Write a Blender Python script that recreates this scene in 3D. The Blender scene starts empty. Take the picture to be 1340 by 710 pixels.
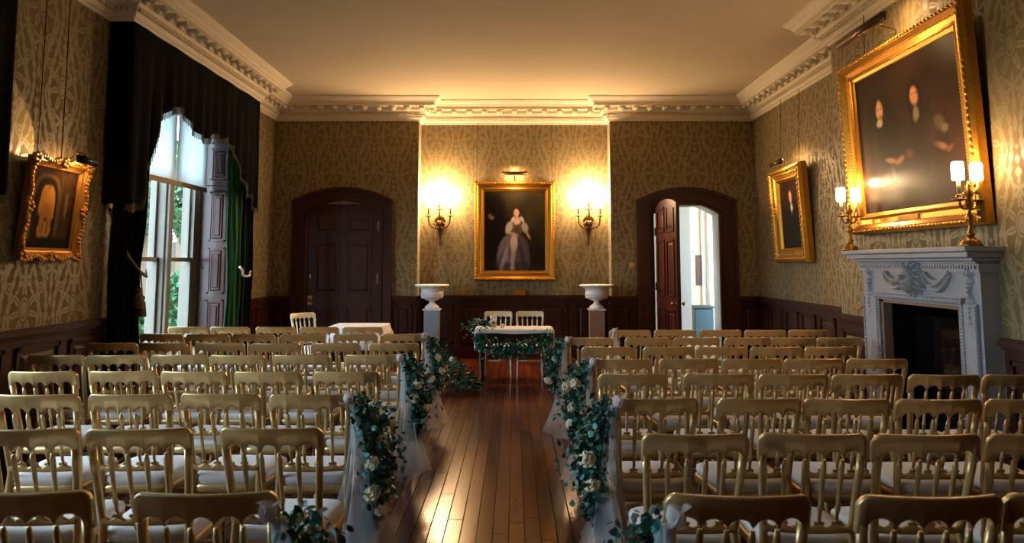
import bpy, bmesh, math, random
from mathutils import Vector, Matrix
PI = math.pi
random.seed(7)
scene = bpy.context.scene
COL = scene.collection

# ------------------------------------------------------------------ helpers
def lin(r, g, b):
    f = lambda c: (c/255/12.92) if c/255 <= .04045 else ((c/255+.055)/1.055)**2.4
    return (f(r), f(g), f(b), 1)

class N:
    """tiny node expression builder"""
    def __init__(s, nt, sock): s.nt, s.s = nt, sock
    def _m(s, op, *a):
        n = s.nt.nodes.new('ShaderNodeMath'); n.operation = op
        for i, v in enumerate(a):
            if isinstance(v, N): s.nt.links.new(v.s, n.inputs[i])
            else: n.inputs[i].default_value = v
        return N(s.nt, n.outputs[0])
    def __add__(s, o): return s._m('ADD', s, o)
    __radd__ = __add__
    def __sub__(s, o): return s._m('SUBTRACT', s, o)
    def __rsub__(s, o): return s._m('SUBTRACT', o, s)
    def __mul__(s, o): return s._m('MULTIPLY', s, o)
    __rmul__ = __mul__
    def __truediv__(s, o): return s._m('DIVIDE', s, o)
    def sin(s): return s._m('SINE', s)
    def cos(s): return s._m('COSINE', s)
    def abs(s): return s._m('ABSOLUTE', s)
    def frac(s): return s._m('FRACT', s)
    def floor(s): return s._m('FLOOR', s)
    def sqrt(s): return s._m('SQRT', s)
    def atan2(s, o): return s._m('ARCTAN2', s, o)
    def max(s, o): return s._m('MAXIMUM', s, o)
    def min(s, o): return s._m('MINIMUM', s, o)
    def step(s, w=.006):      # 1 where s < 0, soft over w
        n = s.nt.nodes.new('ShaderNodeMapRange'); n.interpolation_type = 'SMOOTHSTEP'
        s.nt.links.new(s.s, n.inputs[0])
        n.inputs[1].default_value = -w; n.inputs[2].default_value = w
        n.inputs[3].default_value = 1; n.inputs[4].default_value = 0
        return N(s.nt, n.outputs[0])

def newmat(name):
    m = bpy.data.materials.new(name); m.use_nodes = True
    return m, m.node_tree, m.node_tree.nodes['Principled BSDF']

def mat(name, col, rough=.5, metal=0, var=0, scale=20, bump=0, spec=.5, coat=0, sheen=0, island=0, stretch=None):
    m, nt, b = newmat(name)
    b.inputs['Base Color'].default_value = col
    b.inputs['Roughness'].default_value = rough
    b.inputs['Metallic'].default_value = metal
    b.inputs['Specular IOR Level'].default_value = spec
    b.inputs['Coat Weight'].default_value = coat
    b.inputs['Sheen Weight'].default_value = sheen
    tc = nt.nodes.new('ShaderNodeTexCoord')
    no = nt.nodes.new('ShaderNodeTexNoise'); no.inputs['Scale'].default_value = scale
    no.inputs['Detail'].default_value = 4
    if stretch:
        mp = nt.nodes.new('ShaderNodeMapping'); mp.inputs['Scale'].default_value = stretch
        nt.links.new(tc.outputs['Object'], mp.inputs[0]); nt.links.new(mp.outputs[0], no.inputs['Vector'])
    else: nt.links.new(tc.outputs['Object'], no.inputs['Vector'])
    if var:
        mx = nt.nodes.new('ShaderNodeMix'); mx.data_type = 'RGBA'
        mx.inputs[6].default_value = tuple(c*(1-var) for c in col[:3])+(1,)
        mx.inputs[7].default_value = tuple(min(1, c*(1+var)) for c in col[:3])+(1,)
        nt.links.new(no.outputs['Fac'], mx.inputs[0]); nt.links.new(mx.outputs[2], b.inputs['Base Color'])
    if island:
        g = nt.nodes.new('ShaderNodeNewGeometry'); hs = nt.nodes.new('ShaderNodeHueSaturation')
        hs.inputs['Color'].default_value = col
        mr = nt.nodes.new('ShaderNodeMapRange'); nt.links.new(g.outputs['Random Per Island'], mr.inputs[0])
        mr.inputs[3].default_value = 1-island; mr.inputs[4].default_value = 1+island
        nt.links.new(mr.outputs[0], hs.inputs['Value'])
        mr2 = nt.nodes.new('ShaderNodeMapRange'); nt.links.new(g.outputs['Random Per Island'], mr2.inputs[0])
        mr2.inputs[3].default_value = .46; mr2.inputs[4].default_value = .54
        nt.links.new(mr2.outputs[0], hs.inputs['Hue'])
        nt.links.new(hs.outputs[0], b.inputs['Base Color'])
    if bump:
        bp = nt.nodes.new('ShaderNodeBump'); bp.inputs['Strength'].default_value = bump
        bp.inputs['Distance'].default_value = .01
        nt.links.new(no.outputs['Fac'], bp.inputs['Height']); nt.links.new(bp.outputs[0], b.inputs['Normal'])
    return m

def emit(name, col, strength):
    m, nt, b = newmat(name)
    b.inputs['Base Color'].default_value = col
    b.inputs['Emission Color'].default_value = col
    b.inputs['Emission Strength'].default_value = strength
    return m

def cloth_alpha(name, col, alpha, rough=.8):
    m, nt, b = newmat(name)
    b.inputs['Base Color'].default_value = col; b.inputs['Roughness'].default_value = rough
    tr = nt.nodes.new('ShaderNodeBsdfTransparent'); tl = nt.nodes.new('ShaderNodeBsdfTranslucent')
    tl.inputs[0].default_value = col
    m1 = nt.nodes.new('ShaderNodeMixShader'); m2 = nt.nodes.new('ShaderNodeMixShader')
    m1.inputs[0].default_value = .45; m2.inputs[0].default_value = alpha
    nt.links.new(b.outputs[0], m1.inputs[1]); nt.links.new(tl.outputs[0], m1.inputs[2])
    nt.links.new(tr.outputs[0], m2.inputs[1]); nt.links.new(m1.outputs[0], m2.inputs[2])
    nt.links.new(m2.outputs[0], nt.nodes['Material Output'].inputs[0])
    return m

class MB:
    """collects shapes in one bmesh"""
    def __init__(s): s.v = []; s.f = []; s.smooth = []
    def add(s, vs, fs, smooth=False, M=None):
        o = len(s.v)
        s.v += [tuple(M @ Vector(v)) if M else tuple(v) for v in vs]
        s.f += [tuple(o+i for i in f) for f in fs]; s.smooth += [smooth]*len(fs)
    def box(s, x0, x1, y0, y1, z0, z1, M=None):
        vs = [(x, y, z) for z in (z0, z1) for y in (y0, y1) for x in (x0, x1)]
        s.add(vs, [(0,2,3,1),(4,5,7,6),(0,1,5,4),(2,6,7,3),(0,4,6,2),(1,3,7,5)], False, M)
    def wedge(s, x0, x1, y0, y1, z0, z1, c, M=None):   # box with a chamfered front (-y) face
        vs = [(x0,y1,z0),(x1,y1,z0),(x1,y1,z1),(x0,y1,z1),(x0+c,y0,z0+c),(x1-c,y0,z0+c),(x1-c,y0,z1-c),(x0+c,y0,z1-c)]
        s.add(vs, [(4,5,6,7),(0,1,5,4),(1,2,6,5),(2,3,7,6),(3,0,4,7),(0,3,2,1)], False, M)
    def turned(s, p0, p1, prof, seg=10, caps=True, sx=1, sy=1):
        p0, p1 = Vector(p0), Vector(p1); d = p1-p0
        q = d.to_track_quat('Z', 'Y'); vs = []; fs = []
        for t, r in prof:
            c = p0+d*t
            for k in range(seg):
                a = 2*PI*k/seg; vs.append(c+q @ Vector((r*math.cos(a)*sx, r*math.sin(a)*sy, 0)))
        n = len(prof)
        for i in range(n-1):
            for k in range(seg):
                fs.append((i*seg+k, i*seg+(k+1)%seg, (i+1)*seg+(k+1)%seg, (i+1)*seg+k))
        if caps: fs += [tuple(range(seg))[::-1], tuple((n-1)*seg+k for k in range(seg))]
        s.add(vs, fs, True)
    def tube(s, pts, r, seg=8):
        pts = [Vector(p) for p in pts]; rr = r if isinstance(r, (list, tuple)) else [r]*len(pts)
        vs = []; fs = []; up = Vector((0.13, .21, 1)).normalized()
        for i, p in enumerate(pts):
            t = (pts[min(i+1, len(pts)-1)]-pts[max(i-1, 0)]).normalized()
            a = t.cross(up)
            if a.length < .1: a = t.cross(Vector((1, 0, 0)))
            a.normalize(); b = a.cross(t)
            for k in range(seg):
                g = 2*PI*k/seg; vs.append(p+(a*math.cos(g)+b*math.sin(g))*rr[i])
        n = len(pts)
        for i in range(n-1):
            for k in range(seg):
                fs.append((i*seg+k, i*seg+(k+1)%seg, (i+1)*seg+(k+1)%seg, (i+1)*seg+k))
        fs += [tuple(range(seg))[::-1], tuple((n-1)*seg+k for k in range(seg))]
        s.add(vs, fs, True)
    def lathe(s, c, prof, seg=24, M=None):          # prof: (r, z)
        vs = []; fs = []
        for r, z in prof:
            for k in range(seg):
                a = 2*PI*k/seg; vs.append((c[0]+r*math.cos(a), c[1]+r*math.sin(a), c[2]+z))
        n = len(prof)
        for i in range(n-1):
            for k in range(seg):
                fs.append((i*seg+k, i*seg+(k+1)%seg, (i+1)*seg+(k+1)%seg, (i+1)*seg+k))
        fs += [tuple(range(seg))[::-1], tuple((n-1)*seg+k for k in range(seg))]
        s.add(vs, fs, True, M)
    def ball(s, c, r, seg=8, rings=6, M=None):
        rx, ry, rz = r if isinstance(r, tuple) else (r, r, r)
        vs = []; fs = []
        for i in range(rings+1):
            th = PI*i/rings
            for k in range(seg):
                a = 2*PI*k/seg
                vs.append((c[0]+rx*max(.02, math.sin(th))*math.cos(a), c[1]+ry*max(.02, math.sin(th))*math.sin(a), c[2]-rz*math.cos(th)))
        for i in range(rings):
            for k in range(seg): fs.append((i*seg+k, i*seg+(k+1)%seg, (i+1)*seg+(k+1)%seg, (i+1)*seg+k))
        fs += [tuple(range(seg))[::-1], tuple(rings*seg+k for k in range(seg))]
        s.add(vs, fs, True, M)
    def grid(s, fn, nu, nv, smooth=True, M=None):   # fn(u,v)->point
        vs = [fn(i/nu, j/nv) for j in range(nv+1) for i in range(nu+1)]
        fs = [(j*(nu+1)+i, j*(nu+1)+i+1, (j+1)*(nu+1)+i+1, (j+1)*(nu+1)+i) for j in range(nv) for i in range(nu)]
        s.add(vs, fs, smooth, M)
    def build(s, name, m, parent=None, solid=0, bevel=0, recalc=True):
        me = bpy.data.meshes.new(name); me.from_pydata(s.v, [], s.f)
        me.polygons.foreach_set('use_smooth', s.smooth)
        if recalc:
            bm = bmesh.new(); bm.from_mesh(me); bmesh.ops.recalc_face_normals(bm, faces=bm.faces); bm.to_mesh(me); bm.free()
        me.materials.append(m); me.update()
        o = bpy.data.objects.new(name, me); COL.objects.link(o)
        if parent: o.parent = parent
        if solid:
            md = o.modifiers.new('thick', 'SOLIDIFY'); md.thickness = solid; md.offset = 0
        if bevel:
            md = o.modifiers.new('bevel', 'BEVEL'); md.width = bevel; md.segments = 2; md.limit_method = 'ANGLE'
        return o

def tag(o, label, cat, group=None):
    o['label'] = label; o['category'] = cat
    if group: o['group'] = group
    return o
def thing(name, label, cat, loc=(0,0,0), rz=0, group=None, rx=0):
    o = bpy.data.objects.new(name, None); COL.objects.link(o); o.empty_display_size = .1
    o.location = loc; o.rotation_euler = (rx, 0, rz)
    return tag(o, label, cat, group)
def struct(name, mb, m, parent=None, **k):
    o = mb.build(name, m, parent, **k)
    if parent is None: o['kind'] = 'structure'
    return o
def copy_tree(src, loc=None, rz=None, label=None):
    c = src.copy(); COL.objects.link(c)
    if loc is not None: c.location = loc
    if rz is not None: c.rotation_euler = (src.rotation_euler[0], 0, rz)
    if label: c['label'] = label
    def rec(a, b):
        for ch in a.children:
            d = ch.copy(); COL.objects.link(d); d.parent = b; rec(ch, d)
    rec(src, c)
    return c

# ------------------------------------------------------------------ materials
def damask_material():
    m, nt, b = newmat('damask_silk')
    g = nt.nodes.new('ShaderNodeNewGeometry')
    sp = nt.nodes.new('ShaderNodeSeparateXYZ'); nt.links.new(g.outputs['Position'], sp.inputs[0])
    sn = nt.nodes.new('ShaderNodeSeparateXYZ'); nt.links.new(g.outputs['True Normal'], sn.inputs[0])
    X, Y, Z = (N(nt, sp.outputs[i]) for i in range(3))
    nx, ny = N(nt, sn.outputs[0]).abs(), N(nt, sn.outputs[1]).abs()
    h = X*ny + Y*nx
    W, H = .64, 1.22
    def motif(off):
        u = ((h/W + off).frac() - .5)*.54
        v = ((Z/H + off + .08).frac() - .5)*.92
        p = u.abs()
        def disc(cx, cy, sx, sy): 
            a, b = (p - cx)*(1/sx), (v - cy)*(1/sy); return (a*a + b*b).sqrt()
        # pomegranate heart inside a palmette of veined petals
        d = disc(0, .02, .045, .07); heart = (d - 1).step(.08)*(1 - ((d - .72).abs() - .09).step(.06))
        v1 = v - .01; r = (p*p + v1*v1*.75).sqrt(); th = p.atan2(v1)
        pet = (r - .088 - .052*(th*7).cos()).step(.005)*(1 - (d - 1.25).step(.06))
        pet = pet*(1 - (((th*3.5).sin().abs()) - .13).step(.07)*(r - .115).step(.01))
        # crown and spire above
        v2 = v - .20; r2 = (p*p + v2*v2).sqrt(); th2 = p.atan2(v2)
        crown = (r2 - .036 - .022*(th2*5).cos()).step(.004)
        spire = (p - (.44 - v)*.10 - .012*(v*95).sin()).step(.004)*(.235 - v).step(.01)*(v - .42).step(.01)
        # root fan below
        v3 = (v + .20)*(-1); r3 = (p*p + v3*v3).sqrt(); th3 = p.atan2(v3)
        fan = (r3 - .045 - .032*(th3*6).cos()).step(.004)
        root = (p - .012 - .008*(v*60).sin()).step(.004)*(v + .24).step(.01)*((v*(-1)) - .44).step(.01)
        # scrolls and feathered ogee
        sc = ((disc(.105, -.17, .042, .042) - .8).abs() - .2).step(.1).max((disc(.105, -.17, .013, .013) - 1).step(.3))
        sc = sc.max(((disc(.155, .14, .036, .036) - .8).abs() - .2).step(.1)).max((disc(.155, .14, .012, .012) - 1).step(.3))
        c = (v*(2*PI/.92)).cos()
        og = ((p - .175 - .055*c).abs() - .007 - .013*(v*48).sin().abs()).step(.004)
        lf = ((p - .115 - .07*(v*13 + 2.2).sin()).abs() - .006 - .009*(v*66).sin().abs()).step(.004)*((v - .02).abs() - .30).step(.02)
        return heart.max(pet).max(crown).max(spire).max(fan).max(root).max(sc).max(og).max(lf)
    f = motif(0.0).max(motif(.5))
    no = nt.nodes.new('ShaderNodeTexNoise'); no.inputs['Scale'].default_value = 2.2; no.inputs['Detail'].default_value = 5
    nt.links.new(g.outputs['Position'], no.inputs['Vector'])
    n2 = nt.nodes.new('ShaderNodeTexNoise'); n2.inputs['Scale'].default_value = 160
    nt.links.new(g.outputs['Position'], n2.inputs['Vector'])
    mx = nt.nodes.new('ShaderNodeMix'); mx.data_type = 'RGBA'
    mx.inputs[6].default_value = lin(118, 98, 62); mx.inputs[7].default_value = lin(134, 117, 79)
    ff = f*.85 + N(nt, no.outputs['Fac'])*.25 - .1
    nt.links.new(ff.s, mx.inputs[0]); nt.links.new(mx.outputs[2], b.inputs['Base Color'])
    ro = .70 - f*.26 + N(nt, n2.outputs['Fac'])*.06
    nt.links.new(ro.s, b.inputs['Roughness'])
    sx = .2 + f*.5
    nt.links.new(sx.s, b.inputs['Specular IOR Level'])
    b.inputs['Sheen Weight'].default_value = .15
    bp = nt.nodes.new('ShaderNodeBump'); bp.inputs['Strength'].default_value = .15; bp.inputs['Distance'].default_value = .002
    hh = f*.5 + N(nt, n2.outputs['Fac']); nt.links.new(hh.s, bp.inputs['Height']); nt.links.new(bp.outputs[0], b.inputs['Normal'])
    return m

def floor_material():
    m, nt, b = newmat('oak_boards')
    g = nt.nodes.new('ShaderNodeNewGeometry')
    sp = nt.nodes.new('ShaderNodeSeparateXYZ'); nt.links.new(g.outputs['Position'], sp.inputs[0])
    X, Y = N(nt, sp.outputs[0]), N(nt, sp.outputs[1])
    w = .09
    bid = (X/w + .35).floor(); fx = (X/w + .35).frac()
    wn = nt.nodes.new('ShaderNodeTexWhiteNoise'); wn.noise_dimensions = '1D'; nt.links.new(bid.s, wn.inputs['W'])
    rnd = N(nt, wn.outputs['Value'])
    yb = (Y/2.3 + rnd*7); bid2 = yb.floor() + bid*13.7; fy = yb.frac()
    wn2 = nt.nodes.new('ShaderNodeTexWhiteNoise'); wn2.noise_dimensions = '1D'; nt.links.new(bid2.s, wn2.inputs['W'])
    r2 = N(nt, wn2.outputs['Value'])
    cx = nt.nodes.new('ShaderNodeCombineXYZ')
    nt.links.new((X*26 + r2*40).s, cx.inputs[0]); nt.links.new((Y*1.6).s, cx.inputs[1])
    no = nt.nodes.new('ShaderNodeTexNoise'); no.inputs['Scale'].default_value = 1; no.inputs['Detail'].default_value = 6
    no.inputs['Distortion'].default_value = .6
    nt.links.new(cx.outputs[0], no.inputs['Vector'])
    nl = nt.nodes.new('ShaderNodeTexNoise'); nl.inputs['Scale'].default_value = 1.3; nl.inputs['Detail'].default_value = 5
    nt.links.new(g.outputs['Position'], nl.inputs['Vector'])
    cr = nt.nodes.new('ShaderNodeValToRGB')
    e = cr.color_ramp.elements; e[0].position = .22; e[0].color = lin(50, 20, 12); e[1].position = .85; e[1].color = lin(128, 60, 32)
    el = e.new(.5); el.color = lin(80, 37, 21)
    fac = N(nt, no.outputs['Fac'])*.45 + r2*.28 + N(nt, nl.outputs['Fac'])*.3
    nt.links.new(fac.s, cr.inputs[0])
    gap = ((fx - .5).abs()*(-1) + .470).step(.012).max(((fy - .5).abs()*(-1) + .4985).step(.0008))
    mx = nt.nodes.new('ShaderNodeMix'); mx.data_type = 'RGBA'
    nt.links.new(gap.s, mx.inputs[0]); nt.links.new(cr.outputs[0], mx.inputs[6]); mx.inputs[7].default_value = lin(28, 14, 10)
    nt.links.new(mx.outputs[2], b.inputs['Base Color'])
    b.inputs['Specular IOR Level'].default_value = .34
    b.inputs['Specular Tint'].default_value = (1, .62, .30, 1)
    sl_ = (1 - gap)*.68; nt.links.new((sl_*.5).s, b.inputs['Specular IOR Level'])
    ro = gap*.5 + .15 + N(nt, nl.outputs['Fac'])*.06 + r2*.06
    nt.links.new(ro.s, b.inputs['Roughness'])
    nw = nt.nodes.new('ShaderNodeTexNoise'); nw.inputs['Scale'].default_value = 3.5; nw.inputs['Detail'].default_value = 1
    cw = nt.nodes.new('ShaderNodeCombineXYZ'); nt.links.new((bid*3.1).s, cw.inputs[0]); nt.links.new((Y*.5).s, cw.inputs[1]); nt.links.new(cw.outputs[0], nw.inputs['Vector'])
    bp = nt.nodes.new('ShaderNodeBump'); bp.inputs['Strength'].default_value = .5; bp.inputs['Distance'].default_value = .004
    hh = N(nt, nw.outputs['Fac'])*.5
    nt.links.new(hh.s, bp.inputs['Height']); nt.links.new(bp.outputs[0], b.inputs['Normal'])
    return m

M_damask = damask_material()
M_floor = floor_material()
M_plaster = mat('ceiling_plaster', lin(205, 188, 160), .85, var=.05, scale=3)
M_cornice = mat('cornice_plaster', lin(222, 208, 184), .7, var=.06, scale=14)
M_mahog = mat('mahogany', lin(64, 28, 20), .42, var=.35, scale=3, spec=.3, stretch=(8, 8, 1))
M_dado = mat('dado_wood', lin(58, 24, 16), .48, var=.35, scale=3, spec=.25, stretch=(1, 1, 6))
M_shut = mat('shutter_wood', lin(74, 34, 30), .38, var=.22, scale=4, coat=.15, stretch=(6, 6, 1))
M_winfr = mat('window_timber', lin(120, 112, 100), .45, var=.15, scale=6)
M_stone = mat('mullion_stone', lin(120, 118, 110), .8, var=.08, scale=8)
M_white = mat('white_paint', lin(226, 226, 222), .6, var=.03)
M_beige = mat('beige_paint', lin(222, 200, 165), .7, var=.03)
M_gold = mat('chair_gold_paint', lin(208, 174, 118), .28, .5, var=.12, scale=9)
M_cream = mat('chair_ivory_paint', lin(214, 198, 164), .4, .1, var=.08, scale=9)
M_seat = mat('seat_cushion_white', lin(226, 218, 214), .85, sheen=.3, var=.03, bump=.05, scale=60)
M_gilt = mat('gilt_frame', lin(196, 140, 52), .36, .85, var=.25, scale=30, bump=.25)
M_gilt_d = mat('gilt_frame_worn', lin(190, 132, 60), .42, .75, var=.4, scale=25, bump=.3)
M_brass = mat('aged_brass', lin(172, 128, 62), .32, .95, var=.25, scale=30)
M_bronze = mat('dark_bronze', lin(96, 70, 40), .38, .85, var=.3, scale=40)
M_black = mat('black_metal', lin(28, 24, 22), .4, .6)
M_wire = mat('hanging_wire', lin(70, 54, 36), .5, .6)
M_velvet = mat('dark_velvet', lin(9, 12, 13), .95, var=.25, scale=4, spec=.08, stretch=(10, 10, 1))
M_fringe = mat('fringe_thread', lin(70, 62, 40), .8, var=.4, scale=80)
M_rope = mat('rope_silk', lin(96, 80, 48), .7, var=.4, scale=90, bump=.6)
M_marble = mat('grey_white_marble', lin(160, 160, 166), .38, var=.16, scale=7, bump=.03)
M_marble_b = mat('brown_marble', lin(150, 116, 100), .3, var=.3, scale=9)
M_marble_lit = mat('window_lit_marble', lin(140, 150, 164), .32, var=.15, scale=9)  # bluish window light put into the colour of the left pedestal
M_soot = mat('sooty_iron', lin(20, 20, 22), .3, .3, var=.3, scale=6)
M_urn = mat('white_urn', lin(232, 230, 228), .4, var=.03)
M_leaf = mat('eucalyptus_leaf', lin(52, 122, 110), .45, island=.65)
M_leafd = mat('dark_leaf', lin(36, 72, 50), .45, island=.6)
M_rose = mat('cream_rose', lin(240, 226, 196), .7, var=.1, scale=30)
M_linen = mat('white_linen', lin(226, 222, 222), .85, var=.03, bump=.05, scale=80)
M_tulle = cloth_alpha('white_tulle', lin(225, 228, 235), .32)
M_tulle_b = cloth_alpha('tulle_knot', lin(236, 230, 228), .85)
M_blind = cloth_alpha('blind_cloth', lin(236, 240, 240), .97)
M_rail = mat('blind_rail', lin(150, 120, 90), .6)
M_pink = mat('carved_marble', lin(166, 164, 166), .42, var=.12, scale=12)
def green_curtain():
    m, nt, b = newmat('green_silk')
    b.inputs['Base Color'].default_value = lin(30, 70, 45); b.inputs['Roughness'].default_value = .7
    tl = nt.nodes.new('ShaderNodeBsdfTranslucent'); tl.inputs[0].default_value = lin(60, 150, 90)
    mx = nt.nodes.new('ShaderNodeMixShader'); mx.inputs[0].default_value = .45
    nt.links.new(b.outputs[0], mx.inputs[1]); nt.links.new(tl.outputs[0], mx.inputs[2])
    nt.links.new(mx.outputs[0], nt.nodes['Material Output'].inputs[0])
    return m
M_green = green_curtain()
def glassmat(name, a=.08):
    m, nt, b = newmat(name)
    gl = nt.nodes.new('ShaderNodeBsdfGlossy'); gl.inputs['Roughness'].default_value = .03
    tr = nt.nodes.new('ShaderNodeBsdfTransparent'); mx = nt.nodes.new('ShaderNodeMixShader')
    mx.inputs[0].default_value = a
    nt.links.new(tr.outputs[0], mx.inputs[1]); nt.links.new(gl.outputs[0], mx.inputs[2])
    nt.links.new(mx.outputs[0], nt.nodes['Material Output'].inputs[0])
    return m
M_glass = glassmat('window_glass')
M_vase = glassmat('clear_glass', .3)
M_bulb = emit('warm_bulb', (1, .62, .26, 1), 45)
M_shade = emit('glowing_candle_shade', (1, .66, .30, 1), 16)
M_lampstrip = emit('picture_lamp_tube', (1, .62, .26, 1), 14)

# ------------------------------------------------------------------ room dims
XW, YB, YR, ZC = 3.82, 11.57, 11.87, 4.12      # side walls, back wall, recess, ceiling
BX, BY0, BY1 = 3.33, 4.34, 7.52                # chimney breast
YF = -2.2                                      # wall behind the camera
ZCOR = 3.775
T = .62

def holed(mb, a0, a1, z0, z1, holes, put):
    """fill the rectangle a0..a1 x z0..z1 but for holes (a,b,za,zb); put(mb,a,b,za,zb)"""
    A = sorted({a0, a1, *[h[0] for h in holes], *[h[1] for h in holes]})
    for i in range(len(A)-1):
        a, b = A[i], A[i+1]; hs = sorted([h for h in holes if h[0] <= a and h[1] >= b], key=lambda h: h[2]); z = z0
        for h in hs:
            if h[2] > z: put(mb, a, b, z, h[2])
            z = h[3]
        if z < z1: put(mb, a, b, z, z1)

# floor + ceiling
fb = MB(); fb.box(-XW-.6, XW+.6, YF-.1, YB+.35, -.12, 0); struct('floor', fb, M_floor)
cb = MB(); cb.box(-XW-.6, XW+.6, YF-.1, YR+.4, ZC, ZC+.15); struct('ceiling', cb, M_plaster)
# left wall with three tall window openings
WINS = [(6.95, 10.0), (2.2, 4.9), (.2, 1.4)]
ZS, ZH = .42, 3.55
wl = MB(); holed(wl, YF, YR+.4, 0, ZC, [(a, b, ZS, ZH) for a, b in WINS], lambda m, a, b, c, d: m.box(-XW-T, -XW, a, b, c, d))
struct('wall_left', wl, M_damask)
# right wall with chimney breast and fire opening
FY0, FY1, FZ = 5.30, 6.45, 1.20
wr = MB(); wr.box(XW, XW+.3, YF, YR+.4, 0, ZC)
holed(wr, BY0, BY1, 0, ZC, [(FY0, FY1, 0, FZ)], lambda m, a, b, c, d: m.box(BX, XW, a, b, c, d))
struct('wall_right', wr, M_damask)
# back wall: side sections, recess, door openings
DL, DR = -2.708, 2.716
wb = MB()
put = lambda m, a, b, c, d: m.box(a, b, YB, YB+.35, c, d)
holed(wb, -XW, -1.525, 0, ZC, [(DL-.575, DL+.575, 0, 2.44)], put)
holed(wb, 1.525, XW, 0, ZC, [(DR-.535, DR+.535, 0, 2.42)], put)
wb.box(-1.525, 1.525, YR, YR+.2, 0, ZC)
wb.box(DL-.7, DL+.7, YB+.2, YB+.3, 0, 2.5)  # unseen panel added behind the closed door to keep sky light out
struct('wall_back', wb, M_damask)
wf = MB(); wf.box(-XW-T, XW+.3, YF-.2, YF, 0, ZC); struct('wall_front', wf, M_damask)

# ---------------------------------------------------------------- cornice
LX = -3.60
path = [(-XW, YF), (-XW, 1.35), (LX+.0, 1.35), (LX, 5.12), (-XW, 5.12), (-XW, 6.72), (LX, 6.72), (LX, 10.15), (-XW, 10.15), (-XW, YB),
        (-1.525, YB), (-1.525, YR), (1.525, YR), (1.525, YB), (XW, YB), (XW, BY1), (BX, BY1), (BX, BY0), (XW, BY0), (XW, YF)]
path[1] = (-XW, 1.95); path[2] = (LX, 1.95)
def offset_path(path, d):       # interior lies to the right of travel; closed loop of axis-aligned runs
    n = len(path); out = []
    for i in range(n):
        p0, p, p1 = Vector(path[i-1]), Vector(path[i]), Vector(path[(i+1) % n])
        e0 = (p-p0).normalized(); e1 = (p1-p).normalized()
        n0 = Vector((e0.y, -e0.x)); n1 = Vector((e1.y, -e1.x))
        out.append(p+n0*d+n1*d if abs(e0.dot(e1)) < .5 else p+n0*d)
    return out
prof = [(0, ZCOR), (.025, ZCOR), (.03, ZCOR+.025), (.05, ZCOR+.035), (.062, ZCOR+.06), (.062, ZCOR+.075), (.07, ZCOR+.08), (.07, ZCOR+.115), (.10, ZCOR+.12), (.115, ZCOR+.15),
        (.13, ZCOR+.155), (.13, ZCOR+.205), (.27, ZCOR+.205), (.27, ZCOR+.245), (.285, ZCOR+.25), (.30, ZCOR+.275), (.335, ZCOR+.30), (.36, ZCOR+.325), (.365, ZC+.02)]
cm = MB(); loops = [offset_path(path, d) for d, z in prof]; n = len(path)
for i in range(n):
    j = (i+1) % n
    for k in range(len(prof)-1):
        a, b, c, d = loops[k][i], loops[k][j], loops[k+1][j], loops[k+1][i]
        cm.add([(a.x, a.y, prof[k][1]), (b.x, b.y, prof[k][1]), (c.x, c.y, prof[k+1][1]), (d.x, d.y, prof[k+1][1])], [(0, 1, 2, 3)], False)
# dentils, scalloped leaf band and modillions along each run
for i in range(n):
    j = (i+1) % n; p, q = Vector(path[i]), Vector(path[j]); e = (q-p); L = e.length
    if max(p.y, q.y) < 1: continue
    e.normalize(); nn = Vector((e.y, -e.x)); 
    ins0 = .06 if (loops[5][i]-p).dot(e) > 0 else -.06; ins1 = .06 if (loops[5][j]-q).dot(e) < 0 else -.06
    Mx = Matrix(((e.x, nn.x, 0, p.x), (e.y, nn.y, 0, p.y), (0, 0, 1, 0), (0, 0, 0, 1)))
    k = ins0+.02
    while k < L-ins1-.03:
        cm.box(k, k+.024, .06, .098, ZCOR+.078, ZCOR+.113, Mx); k += .046
    a0 = ins0*3; L2 = L-ins1*3-a0
    if L2 < .1: continue
    cnt = max(1, round(L2/.235)); st = L2/cnt
    for c in range(cnt):
        x = a0+st*(c+.5)
        # scrolled modillion: block with rolled front and a hanging leaf
        cm.box(x-.045, x+.045, .13, .235, ZCOR+.165, ZCOR+.205, Mx)
        cm.ball((x, .225, ZCOR+.172), (.045, .035, .032), 8, 6, Mx)
        cm.ball((x, .15, ZCOR+.160), (.042, .03, .028), 8, 6, Mx)
        # coffer rosette between the brackets
        cm.ball((x+st/2, .20, ZCOR+.205), (.038, .04, .018), 8, 4, Mx)
        for s in (-1, 1):
            cm.ball((x+st/2+s*.028, .20, ZCOR+.203), (.018, .045, .016), 6, 4, Mx)
struct('trim_1', cm, M_cornice)
# wall bump behind each window's cornice step
bm_ = MB()
for a, b in ((6.72, 10.15), (1.95, 5.12)): bm_.box(-XW, LX, a, b, 3.78, ZC)
struct('trim_2', bm_, M_damask)

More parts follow.
